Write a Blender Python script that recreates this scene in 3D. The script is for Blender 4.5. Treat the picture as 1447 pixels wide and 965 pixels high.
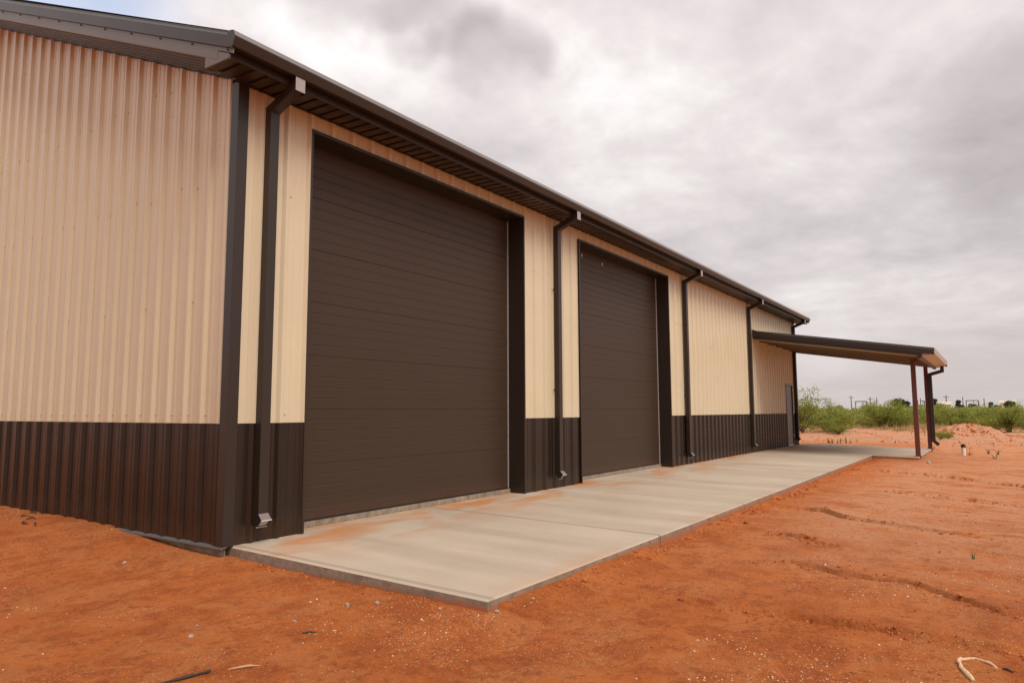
import bpy, math, random
import numpy as np
from mathutils import Vector, Matrix

for o in list(bpy.data.objects):
    bpy.data.objects.remove(o)
sc = bpy.context.scene
col = sc.collection
R = math.radians

# ------------------------------------------------------------------ camera
ya, pi_, ro = R(34.4211), R(5.7074), R(-0.1962)
F = Vector((math.cos(ya) * math.cos(pi_), math.sin(ya) * math.cos(pi_), math.sin(pi_)))
Rt = Vector((math.sin(ya), -math.cos(ya), 0))
Up = Rt.cross(F)
R2 = Rt * math.cos(ro) + Up * math.sin(ro)
U2 = -Rt * math.sin(ro) + Up * math.cos(ro)
cam_data = bpy.data.cameras.new('camera')
cam_data.sensor_width = 36
cam_data.lens = 985.336 / 1447 * 36
cam_data.clip_start = 0.05
cam_data.clip_end = 8000
cam = bpy.data.objects.new('camera', cam_data)
CAM = Vector((-4.0164, -6.0592, 1.2641))
m4 = Matrix((R2, U2, -F)).transposed().to_4x4()
m4.translation = CAM
cam.matrix_world = m4
col.objects.link(cam)
sc.camera = cam

# ------------------------------------------------------------------ sky, sun, exposure
SUN_EL, SUN_AZ = 53.0, 196.0          # azimuth clockwise from +Y
EXPO = 1.0
world = bpy.data.worlds.new('World')
sc.world = world
world.use_nodes = True
nt = world.node_tree
nt.nodes.clear()


def N(tree, kind, **kw):
    n = tree.nodes.new(kind)
    for k, v in kw.items():
        setattr(n, k, v)
    return n


def build_sky():
    L = nt.links.new
    tc = N(nt, 'ShaderNodeTexCoord')
    nrm = N(nt, 'ShaderNodeVectorMath', operation='NORMALIZE')
    L(tc.outputs['Generated'], nrm.inputs[0])
    sep = N(nt, 'ShaderNodeSeparateXYZ')
    L(nrm.outputs[0], sep.inputs[0])
    zz = N(nt, 'ShaderNodeMath', operation='MAXIMUM')
    L(sep.outputs['Z'], zz.inputs[0]); zz.inputs[1].default_value = 0.0
    za = N(nt, 'ShaderNodeMath', operation='ADD')
    L(zz.outputs[0], za.inputs[0]); za.inputs[1].default_value = 0.22
    dv = N(nt, 'ShaderNodeVectorMath', operation='DIVIDE')
    cz = N(nt, 'ShaderNodeCombineXYZ')
    for i in range(3):
        L(za.outputs[0], cz.inputs[i])
    L(nrm.outputs[0], dv.inputs[0]); L(cz.outputs[0], dv.inputs[1])

    def noise(scale, detail, rough, dist, off, src=dv):
        mp = N(nt, 'ShaderNodeVectorMath', operation='ADD')
        mp.inputs[1].default_value = off
        L(src.outputs[0], mp.inputs[0])
        n = N(nt, 'ShaderNodeTexNoise')
        n.inputs['Scale'].default_value = scale
        n.inputs['Detail'].default_value = detail
        n.inputs['Roughness'].default_value = rough
        n.inputs['Distortion'].default_value = dist
        L(mp.outputs[0], n.inputs['Vector'])
        return n.outputs['Fac']

    def ramp(fac, stops):
        r = N(nt, 'ShaderNodeValToRGB')
        e = r.color_ramp.elements
        while len(e) < len(stops):
            e.new(0.5)
        for q, (p, c) in zip(e, stops):
            q.position = p
            q.color = c if len(c) == 4 else (*c, 1)
        L(fac, r.inputs[0])
        return r.outputs['Color']

    a = noise(1.0, 6, 0.57, 0.3, (3.1, 1.7, 0.4))
    b = noise(3.4, 5, 0.58, 0.2, (7.3, 2.2, 1.0))
    mx = N(nt, 'ShaderNodeMix', data_type='FLOAT')
    mx.inputs[0].default_value = 0.32
    L(a, mx.inputs[2]); L(b, mx.inputs[3])

    wv = N(nt, 'ShaderNodeTexNoise')
    wv.inputs['Scale'].default_value = 6.0
    wv.inputs['Detail'].default_value = 3.5
    L(nrm.outputs[0], wv.inputs['Vector'])

    # one heavy grey cloud and one thin, bluish opening, each where it hangs in the sky
    def blob(direction, width, warp):
        d = Vector(direction).normalized()
        dt = N(nt, 'ShaderNodeVectorMath', operation='DOT_PRODUCT')
        ws = N(nt, 'ShaderNodeVectorMath', operation='SCALE')
        sb = N(nt, 'ShaderNodeVectorMath', operation='SUBTRACT')
        sb.inputs[1].default_value = (0.5, 0.5, 0.5)
        L(wv.outputs['Color'], sb.inputs[0]); L(sb.outputs[0], ws.inputs[0])
        ws.inputs['Scale'].default_value = warp
        ad = N(nt, 'ShaderNodeVectorMath', operation='ADD')
        L(nrm.outputs[0], ad.inputs[0]); L(ws.outputs[0], ad.inputs[1])
        n2 = N(nt, 'ShaderNodeVectorMath', operation='NORMALIZE')
        L(ad.outputs[0], n2.inputs[0])
        L(n2.outputs[0], dt.inputs[0]); dt.inputs[1].default_value = d
        mr = N(nt, 'ShaderNodeMapRange', interpolation_type='SMOOTHSTEP')
        mr.inputs['From Min'].default_value = math.cos(width)
        mr.inputs['From Max'].default_value = 1.0
        L(dt.outputs['Value'], mr.inputs['Value'])
        return mr.outputs[0]

    def pix(u, v):
        return F + R2 * ((u - 723.5) / 985.336) - U2 * ((v - 482.5) / 985.336)

    def madd(x, k, base):
        mu = N(nt, 'ShaderNodeMath', operation='MULTIPLY_ADD')
        L(x, mu.inputs[0]); mu.inputs[1].default_value = k
        L(base, mu.inputs[2])
        return mu.outputs[0]

    v = mx.outputs[0]
    v = madd(blob(pix(610, 15), 0.095, 0.22), -0.16, v)
    v = madd(blob(pix(685, 75), 0.09, 0.24), -0.16, v)
    v = madd(blob(pix(520, -45), 0.11, 0.25), -0.17, v)
    v = madd(blob(pix(500, 75), 0.14, 0.20), 0.06, v)
    v = madd(blob(pix(1480, 110), 0.16, 0.30), -0.07, v)
    v = madd(blob(pix(1380, 390), 0.20, 0.30), -0.06, v)
    k = 1.0 / (2 ** EXPO)
    dens = ramp(v, [(0.20, (.385 * k, .345 * k, .355 * k)), (0.40, (.585 * k, .535 * k, .538 * k)),
                    (0.51, (.74 * k, .685 * k, .682 * k)), (0.64, (.97 * k, .935 * k, .925 * k))])
    # thinner, paler veil towards the horizon
    hz = N(nt, 'ShaderNodeMapRange', interpolation_type='SMOOTHSTEP')
    hz.inputs['From Min'].default_value = 0.0
    hz.inputs['From Max'].default_value = 0.20
    hz.inputs['To Min'].default_value = 0.85
    hz.inputs['To Max'].default_value = 0.0
    L(sep.outputs['Z'], hz.inputs['Value'])
    hm = N(nt, 'ShaderNodeMix', data_type='RGBA')
    L(hz.outputs[0], hm.inputs[0])
    L(dens, hm.inputs[6])
    hm.inputs[7].default_value = (.655 * k, .588 * k, .572 * k, 1)
    zg = N(nt, 'ShaderNodeMapRange')
    zg.inputs['From Min'].default_value = 0.0; zg.inputs['From Max'].default_value = 1.0
    zg.inputs['To Min'].default_value = 0.95; zg.inputs['To Max'].default_value = 1.45
    L(zz.outputs[0], zg.inputs['Value'])
    sky = N(nt, 'ShaderNodeTexSky', sky_type='NISHITA')
    sky.sun_disc = False
    sky.sun_elevation = R(SUN_EL)
    sky.sun_rotation = R(SUN_AZ)
    bg1 = N(nt, 'ShaderNodeBackground'); bg1.inputs['Strength'].default_value = 0.13
    L(sky.outputs[0], bg1.inputs['Color'])
    bg2 = N(nt, 'ShaderNodeBackground'); L(zg.outputs[0], bg2.inputs['Strength'])
    L(hm.outputs[2], bg2.inputs['Color'])
    cov = N(nt, 'ShaderNodeMath', operation='SUBTRACT')
    cov.inputs[0].default_value = 1.0
    gap = blob(pix(95, -22), 0.14, 0.10)
    gm = N(nt, 'ShaderNodeMath', operation='MULTIPLY'); gm.inputs[1].default_value = 0.55
    L(gap, gm.inputs[0]); L(gm.outputs[0], cov.inputs[1])
    ms = N(nt, 'ShaderNodeMixShader')
    L(cov.outputs[0], ms.inputs[0]); L(bg1.outputs[0], ms.inputs[1]); L(bg2.outputs[0], ms.inputs[2])
    out = N(nt, 'ShaderNodeOutputWorld')
    L(ms.outputs[0], out.inputs['Surface'])


build_sky()
world.cycles.sampling_method = 'MANUAL'
world.cycles.sample_map_resolution = 512

sun = bpy.data.lights.new('sun', 'SUN')
sun.energy = 1.5
sun.angle = R(32)
sun.color = (1.0, 0.95, 0.88)
so = bpy.data.objects.new('sun', sun)
sd = Vector((math.sin(R(SUN_AZ)) * math.cos(R(SUN_EL)), math.cos(R(SUN_AZ)) * math.cos(R(SUN_EL)), math.sin(R(SUN_EL))))
so.rotation_euler = sd.to_track_quat('Z', 'Y').to_euler()
so.location = sd * 60
col.objects.link(so)

sc.view_settings.view_transform = 'Standard'
sc.view_settings.look = 'None'
sc.view_settings.exposure = EXPO
sc.view_settings.gamma = 1
sc.view_settings.use_curve_mapping = False
sc.render.engine = 'CYCLES'
sc.cycles.max_bounces = 5
sc.cycles.diffuse_bounces = 3
sc.cycles.glossy_bounces = 3
sc.cycles.transmission_bounces = 2
sc.render.resolution_x = 1024
sc.render.resolution_y = 682

# ------------------------------------------------------------------ helpers


class MB:
    """collects polygons and links them as one mesh object"""

    def __init__(self):
        self.v = []
        self.f = []

    def poly(self, *pts):
        i = len(self.v)
        self.v += [tuple(p) for p in pts]
        self.f.append(tuple(range(i, i + len(pts))))
        return self

    def box(self, x0, x1, y0, y1, z0, z1):
        i = len(self.v)
        self.v += [(x0, y0, z0), (x1, y0, z0), (x1, y1, z0), (x0, y1, z0),
                   (x0, y0, z1), (x1, y0, z1), (x1, y1, z1), (x0, y1, z1)]
        for q in ((3, 2, 1, 0), (4, 5, 6, 7), (0, 1, 5, 4), (1, 2, 6, 5), (2, 3, 7, 6), (3, 0, 4, 7)):
            self.f.append(tuple(i + k for k in q))
        return self

    def extrude(self, prof, p0, p1, axis='x', closed=True, caps=True):
        """sweep a 2D profile (list of (a, b)) from p0 to p1 along an axis; for 'x': a=y, b=z; 'y': a=x, b=z"""
        i = len(self.v)
        n = len(prof)
        for p in (p0, p1):
            for a, b in prof:
                self.v.append((p, a, b) if axis == 'x' else ((a, p, b) if axis == 'y' else (a, b, p)))
        m = n if closed else n - 1
        for k in range(m):
            j = (k + 1) % n
            self.f.append((i + k, i + j, i + n + j, i + n + k))
        if closed and caps:
            self.f.append(tuple(i + k for k in range(n))[::-1])
            self.f.append(tuple(i + n + k for k in range(n)))
        return self

    def tube(self, pts, rad, seg=6, cap=True):
        pts = [Vector(p) for p in pts]
        rads = rad if isinstance(rad, (list, tuple)) else [rad] * len(pts)
        i0 = len(self.v)
        for k, p in enumerate(pts):
            t = (pts[min(k + 1, len(pts) - 1)] - pts[max(k - 1, 0)]).normalized()
            a = t.cross(Vector((0, 0, 1)))
            if a.length < 1e-3:
                a = Vector((1, 0, 0))
            a.normalize()
            b = a.cross(t).normalized()
            for s in range(seg):
                w = 2 * math.pi * s / seg
                self.v.append(tuple(p + (a * math.cos(w) + b * math.sin(w)) * rads[k]))
        for k in range(len(pts) - 1):
            for s in range(seg):
                s2 = (s + 1) % seg
                self.f.append((i0 + k * seg + s, i0 + k * seg + s2, i0 + (k + 1) * seg + s2, i0 + (k + 1) * seg + s))
        if cap:
            self.f.append(tuple(i0 + s for s in range(seg))[::-1])
            self.f.append(tuple(i0 + (len(pts) - 1) * seg + s for s in range(seg)))
        return self

    def sweep_rect(self, path, w, d, close_ends=(True, True)):
        """square duct: path of (x, y, z) in a plane of constant x; w along x, d across"""
        path = [Vector(p) for p in path]
        i0 = len(self.v)
        for k, p in enumerate(path):
            t0 = (path[k] - path[k - 1]).normalized() if k > 0 else None
            t1 = (path[k + 1] - path[k]).normalized() if k < len(path) - 1 else None
            if t0 is None:
                t = t1; s = 1
            elif t1 is None:
                t = t0; s = 1
            else:
                t = (t0 + t1).normalized(); s = 1 / max(0.3, t.dot(t0))
            nrm = Vector((1, 0, 0)).cross(t).normalized()
            for a, b in ((-1, -1), (1, -1), (1, 1), (-1, 1)):
                self.v.append(tuple(p + Vector((a * w / 2, 0, 0)) + nrm * (b * d / 2 * s)))
        for k in range(len(path) - 1):
            for s in range(4):
                s2 = (s + 1) % 4
                self.f.append((i0 + 4 * k + s, i0 + 4 * k + s2, i0 + 4 * k + 4 + s2, i0 + 4 * k + 4 + s))
        if close_ends[0]:
            self.f.append((i0 + 3, i0 + 2, i0 + 1, i0))
        if close_ends[1]:
            e = i0 + 4 * (len(path) - 1)
            self.f.append((e, e + 1, e + 2, e + 3))
        return self

    def mesh(self, name, mat, smooth=False):
        me = bpy.data.meshes.new(name)
        me.from_pydata(self.v, [], self.f)
        me.update()
        if mat:
            me.materials.append(mat)
        if smooth:
            me.polygons.foreach_set('use_smooth', [True] * len(me.polygons))
        return me

    def build(self, name, mat, parent=None, bevel=0.0, smooth=False, weld=False, loc=None):
        me = self.mesh(name, mat, smooth)
        o = bpy.data.objects.new(name, me)
        col.objects.link(o)
        if parent:
            o.parent = parent
        if loc is not None:
            o.location = loc
        if weld:
            import bmesh
            bm = bmesh.new(); bm.from_mesh(me)
            bmesh.ops.remove_doubles(bm, verts=bm.verts, dist=1e-5)
            bmesh.ops.recalc_face_normals(bm, faces=bm.faces)
            bm.to_mesh(me); bm.free()
        if bevel:
            b = o.modifiers.new('bevel', 'BEVEL')
            b.width = bevel; b.segments = 2; b.limit_method = 'ANGLE'; b.angle_limit = R(35)
        return o


def tag(o, label=None, cat=None, group=None, kind=None):
    if label: o['label'] = label
    if cat: o['category'] = cat
    if group: o['group'] = group
    if kind: o['kind'] = kind
    return o


def empty(name, loc, label=None, cat=None, group=None):
    o = bpy.data.objects.new(name, None)
    o.empty_display_size = 0.2
    o.location = loc
    col.objects.link(o)
    return tag(o, label, cat, group)


def link_copy(src, parent):
    c = src.copy()
    col.objects.link(c)
    c.parent = parent
    return c


# ------------------------------------------------------------------ numpy noise
_rng = np.random.RandomState(7)
_T = _rng.rand(256, 256)


def vnoise(x, y):
    xi = np.floor(x).astype(int); yi = np.floor(y).astype(int)
    fx = x - xi; fy = y - yi
    fx = fx * fx * (3 - 2 * fx); fy = fy * fy * (3 - 2 * fy)
    a = _T[xi & 255, yi & 255]; b = _T[(xi + 1) & 255, yi & 255]
    c = _T[xi & 255, (yi + 1) & 255]; d = _T[(xi + 1) & 255, (yi + 1) & 255]
    return (a + (b - a) * fx) * (1 - fy) + (c + (d - c) * fx) * fy - 0.5


def fbm(x, y, s, o=4, g=0.5):
    r = 0; a = 1.0
    for k in range(o):
        r = r + a * vnoise(x / s + 17.3 * k, y / s + 9.1 * k)
        s /= 2.03; a *= g
    return r


def sstep(t):
    t = np.clip(t, 0, 1)
    return t * t * (3 - 2 * t)


# ------------------------------------------------------------------ materials
def new_mat(name):
    m = bpy.data.materials.new(name)
    m.use_nodes = True
    t = m.node_tree
    return m, t, t.nodes['Principled BSDF'], t.links.new


def paint(name, base, rough=0.38, dust=0.0, wave=0.0, spec=0.5):
    """coil coated sheet steel: even colour with faint chalking, dust and a little oil canning"""
    m, t, p, L = new_mat(name)
    p.inputs['Specular IOR Level'].default_value = spec
    ge = N(t, 'ShaderNodeNewGeometry')
    tc = type('P', (), {'outputs': {'Object': ge.outputs['Position']}})
    n1 = N(t, 'ShaderNodeTexNoise'); n1.inputs['Scale'].default_value = 1.3; n1.inputs['Detail'].default_value = 5
    n2 = N(t, 'ShaderNodeTexNoise'); n2.inputs['Scale'].default_value = 9; n2.inputs['Detail'].default_value = 5
    L(tc.outputs['Object'], n1.inputs['Vector']); L(tc.outputs['Object'], n2.inputs['Vector'])
    mx = N(t, 'ShaderNodeMix', data_type='RGBA')
    mx.inputs[6].default_value = (*[c * 0.94 for c in base], 1)
    mx.inputs[7].default_value = (*[min(1, c * 1.05) for c in base], 1)
    L(n1.outputs['Fac'], mx.inputs[0])
    last = mx.outputs[2]
    if dust:
        # red dust thrown up by rain at the foot of the wall
        sp = N(t, 'ShaderNodeSeparateXYZ'); L(tc.outputs['Object'], sp.inputs[0])
        mr = N(t, 'ShaderNodeMapRange', interpolation_type='SMOOTHSTEP')
        mr.inputs['From Min'].default_value = 0.32; mr.inputs['From Max'].default_value = 0.0
        mr.inputs['To Max'].default_value = dust
        L(sp.outputs['Z'], mr.inputs['Value'])
        mu = N(t, 'ShaderNodeMath', operation='MULTIPLY')
        L(mr.outputs[0], mu.inputs[0]); L(n2.outputs['Fac'], mu.inputs[1])
        m2 = N(t, 'ShaderNodeMix', data_type='RGBA')
        L(mu.outputs[0], m2.inputs[0]); L(last, m2.inputs[6])
        m2.inputs[7].default_value = (.30, .12, .05, 1)
        last = m2.outputs[2]
    L(last, p.inputs['Base Color'])
    rr = N(t, 'ShaderNodeMapRange')
    rr.inputs['To Min'].default_value = rough - 0.04; rr.inputs['To Max'].default_value = rough + 0.06
    L(n1.outputs['Fac'], rr.inputs['Value']); L(rr.outputs[0], p.inputs['Roughness'])
    b1 = N(t, 'ShaderNodeBump'); b1.inputs['Strength'].default_value = 0.05; b1.inputs['Distance'].default_value = 0.002
    n3 = N(t, 'ShaderNodeTexNoise'); n3.inputs['Scale'].default_value = 220
    L(tc.outputs['Object'], n3.inputs['Vector']); L(n3.outputs['Fac'], b1.inputs['Height'])
    if wave:
        n4 = N(t, 'ShaderNodeTexNoise'); n4.inputs['Scale'].default_value = 2.2; n4.inputs['Detail'].default_value = 2
        L(tc.outputs['Object'], n4.inputs['Vector'])
        b2 = N(t, 'ShaderNodeBump'); b2.inputs['Strength'].default_value = 0.5; b2.inputs['Distance'].default_value = wave
        L(n4.outputs['Fac'], b2.inputs['Height']); L(b2.outputs[0], b1.inputs['Normal'])
    L(b1.outputs[0], p.inputs['Normal'])
    return m


TAN = paint('tan_coated_steel', (.575, .482, .332), 0.28, dust=0.0, wave=0.012)
BROWN = paint('brown_coated_steel', (.017, .0102, .0067), 0.27, dust=0.12, wave=0.012, spec=.45)
TRIM = paint('brown_trim_steel', (.028, .0182, .013), 0.36, wave=0.006, spec=.40)
DOORM = paint('brown_door_steel', (.045, .0262, .0160), 0.46, dust=0.15, wave=0.004, spec=.28)
SEAL = paint('black_seal', (.008, .008, .008), 0.5)
PRIMER = paint('red_primer_steel', (.12, .028, .018), 0.45)
GREYDOOR = paint('grey_door_steel', (.10, .098, .095), 0.4)
GALV = paint('galvanised_steel', (.46, .44, .42), 0.38)
CAPM = paint('pale_capped_metal', (.30, .27, .26), 0.35)
ELBOW_LIT = paint('sky_lit_brown_elbow', (.17, .135, .12), 0.35)  # brown trim with the sky's light painted in as a paler tone
FLASH = paint('grey_base_flashing', (.13, .115, .11), 0.45)
GALVTAN = paint('weathered_tan_underside', (.47, .39, .24), 0.30, wave=.01)
SCREW = paint('weathered_screw_heads', (.46, .37, .26), 0.5)
RAFTER = paint('olive_grey_rafter', (.16, .125, .075), 0.4)
SKYEDGE = paint('sky_lit_edge_steel', (.15, .13, .12), 0.32)  # gutter top's sky reflection painted as a lighter steel
RAKEM = paint('grey_brown_rake_steel', (.125, .104, .094), 0.42)
GUTTAN = paint('grey_tan_gutter', (.40, .37, .30), 0.34)
PVC = paint('white_pvc', (.72, .70, .66), 0.4)


def concrete_mat():
    m, t, p, L = new_mat('broom_finished_concrete')
    tc = N(t, 'ShaderNodeTexCoord')
    P = tc.outputs['Object']
    n1 = N(t, 'ShaderNodeTexNoise'); n1.inputs['Scale'].default_value = 0.7; n1.inputs['Detail'].default_value = 6
    # bands of trowelling across the pad (long in y)
    mp = N(t, 'ShaderNodeMapping'); mp.inputs['Scale'].default_value = (2.2, .30, 1)
    L(P, mp.inputs['Vector'])
    n2 = N(t, 'ShaderNodeTexNoise'); n2.inputs['Scale'].default_value = 1.0; n2.inputs['Detail'].default_value = 4
    L(mp.outputs[0], n2.inputs['Vector'])
    mp3 = N(t, 'ShaderNodeMapping'); mp3.inputs['Scale'].default_value = (180, 3, 1)
    L(P, mp3.inputs['Vector'])
    n3 = N(t, 'ShaderNodeTexNoise'); n3.inputs['Scale'].default_value = 1.0; n3.inputs['Detail'].default_value = 3
    L(mp3.outputs[0], n3.inputs['Vector'])
    n4 = N(t, 'ShaderNodeTexNoise'); n4.inputs['Scale'].default_value = 60; n4.inputs['Detail'].default_value = 6
    L(P, n1.inputs['Vector']); L(P, n4.inputs['Vector'])
    r = N(t, 'ShaderNodeValToRGB')
    e = r.color_ramp.elements
    e[0].position = .28; e[0].color = (.29, .228, .170, 1)
    e[1].position = .70; e[1].color = (.475, .378, .288, 1)
    ad = N(t, 'ShaderNodeMix', data_type='FLOAT'); ad.inputs[0].default_value = .62
    L(n1.outputs['Fac'], ad.inputs[2]); L(n2.outputs['Fac'], ad.inputs[3])
    a2 = N(t, 'ShaderNodeMix', data_type='FLOAT'); a2.inputs[0].default_value = .16
    L(ad.outputs[0], a2.inputs[2]); L(n4.outputs['Fac'], a2.inputs[3])
    L(a2.outputs[0], r.inputs[0])
    # red soil tracked and washed along the wall and the door thresholds
    sp = N(t, 'ShaderNodeSeparateXYZ'); L(P, sp.inputs[0])
    mr = N(t, 'ShaderNodeMapRange', interpolation_type='SMOOTHSTEP')
    mr.inputs['From Min'].default_value = -1.5; mr.inputs['From Max'].default_value = 0.1
    L(sp.outputs['Y'], mr.inputs['Value'])
    n5 = N(t, 'ShaderNodeTexNoise'); n5.inputs['Scale'].default_value = 1.5; n5.inputs['Detail'].default_value = 7
    n5.inputs['Distortion'].default_value = .6
    mp5 = N(t, 'ShaderNodeMapping'); mp5.inputs['Scale'].default_value = (.6, 1.5, 1); mp5.inputs['Location'].default_value = (1.35, .2, 0)
    L(P, mp5.inputs['Vector']); L(mp5.outputs[0], n5.inputs['Vector'])
    r5 = N(t, 'ShaderNodeValToRGB'); r5.color_ramp.elements[0].position = .45; r5.color_ramp.elements[1].position = .64
    L(n5.outputs['Fac'], r5.inputs[0])
    me_ = N(t, 'ShaderNodeMapRange', interpolation_type='SMOOTHSTEP')
    me_.inputs['From Min'].default_value = -2.72; me_.inputs['From Max'].default_value = -3.06; me_.inputs['To Max'].default_value = .30
    L(sp.outputs['Y'], me_.inputs['Value'])
    mxm = N(t, 'ShaderNodeMath', operation='MAXIMUM'); L(mr.outputs[0], mxm.inputs[0]); L(me_.outputs[0], mxm.inputs[1])
    mu = N(t, 'ShaderNodeMath', operation='MULTIPLY'); L(mxm.outputs[0], mu.inputs[0]); L(r5.outputs[0], mu.inputs[1])
    m2 = N(t, 'ShaderNodeMix', data_type='RGBA'); L(mu.outputs[0], m2.inputs[0]); L(r.outputs[0], m2.inputs[6])
    m2.inputs[7].default_value = (.42, .175, .062, 1)
    # grime lodged in and beside the tooled joints
    jm = N(t, 'ShaderNodeMath', operation='MULTIPLY_ADD'); jm.inputs[1].default_value = 1 / 3.05; jm.inputs[2].default_value = .5 - 3.17 / 3.05
    L(sp.outputs['X'], jm.inputs[0])
    jf = N(t, 'ShaderNodeMath', operation='FRACT'); L(jm.outputs[0], jf.inputs[0])
    js = N(t, 'ShaderNodeMath', operation='SUBTRACT'); L(jf.outputs[0], js.inputs[0]); js.inputs[1].default_value = .5
    ja = N(t, 'ShaderNodeMath', operation='ABSOLUTE'); L(js.outputs[0], ja.inputs[0])
    jr = N(t, 'ShaderNodeMapRange', interpolation_type='SMOOTHSTEP')
    jr.inputs['From Min'].default_value = .014; jr.inputs['From Max'].default_value = .007; jr.inputs['To Max'].default_value = .38
    L(ja.outputs[0], jr.inputs['Value'])
    m3 = N(t, 'ShaderNodeMix', data_type='RGBA'); L(jr.outputs[0], m3.inputs[0]); L(m2.outputs[2], m3.inputs[6])
    m3.inputs[7].default_value = (.15, .10, .066, 1)
    L(m3.outputs[2], p.inputs['Base Color'])
    p.inputs['Roughness'].default_value = .82
    p.inputs['Specular IOR Level'].default_value = .25
    b = N(t, 'ShaderNodeBump'); b.inputs['Strength'].default_value = .35; b.inputs['Distance'].default_value = .002
    L(n3.outputs['Fac'], b.inputs['Height'])
    b2 = N(t, 'ShaderNodeBump'); b2.inputs['Strength'].default_value = .3; b2.inputs['Distance'].default_value = .003
    L(n4.outputs['Fac'], b2.inputs['Height']); L(b2.outputs[0], b.inputs['Normal'])
    L(b.outputs[0], p.inputs['Normal'])
    return m


CONC = concrete_mat()


def formed_concrete():
    m, t, p, L = new_mat('formed_concrete_edge')
    tc = N(t, 'ShaderNodeTexCoord')
    n = N(t, 'ShaderNodeTexNoise'); n.inputs['Scale'].default_value = 9; n.inputs['Detail'].default_value = 8
    n.inputs['Roughness'].default_value = .65
    L(tc.outputs['Object'], n.inputs['Vector'])
    r = N(t, 'ShaderNodeValToRGB'); e = r.color_ramp.elements
    e[0].position = .3; e[0].color = (.15, .10, .065, 1); e[1].position = .72; e[1].color = (.33, .26, .195, 1)
    L(n.outputs['Fac'], r.inputs[0])
    # soil splashed up the formed side
    sp = N(t, 'ShaderNodeSeparateXYZ'); L(tc.outputs['Object'], sp.inputs[0])
    ad = N(t, 'ShaderNodeMath', operation='MULTIPLY_ADD'); ad.inputs[1].default_value = -.16
    L(n.outputs['Fac'], ad.inputs[0]); L(sp.outputs['Z'], ad.inputs[2])
    mr = N(t, 'ShaderNodeMapRange', interpolation_type='SMOOTHSTEP')
    mr.inputs['From Min'].default_value = -.165; mr.inputs['From Max'].default_value = -.215; mr.inputs['To Max'].default_value = .85
    L(ad.outputs[0], mr.inputs['Value'])
    mc = N(t, 'ShaderNodeMix', data_type='RGBA'); L(mr.outputs[0], mc.inputs[0]); L(r.outputs[0], mc.inputs[6])
    mc.inputs[7].default_value = (.34, .10, .028, 1)
    L(mc.outputs[2], p.inputs['Base Color'])
    p.inputs['Roughness'].default_value = .9
    b = N(t, 'ShaderNodeBump'); b.inputs['Strength'].default_value = .6; b.inputs['Distance'].default_value = .008
    L(n.outputs['Fac'], b.inputs['Height']); L(b.outputs[0], p.inputs['Normal'])
    return m


FORM = formed_concrete()


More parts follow.
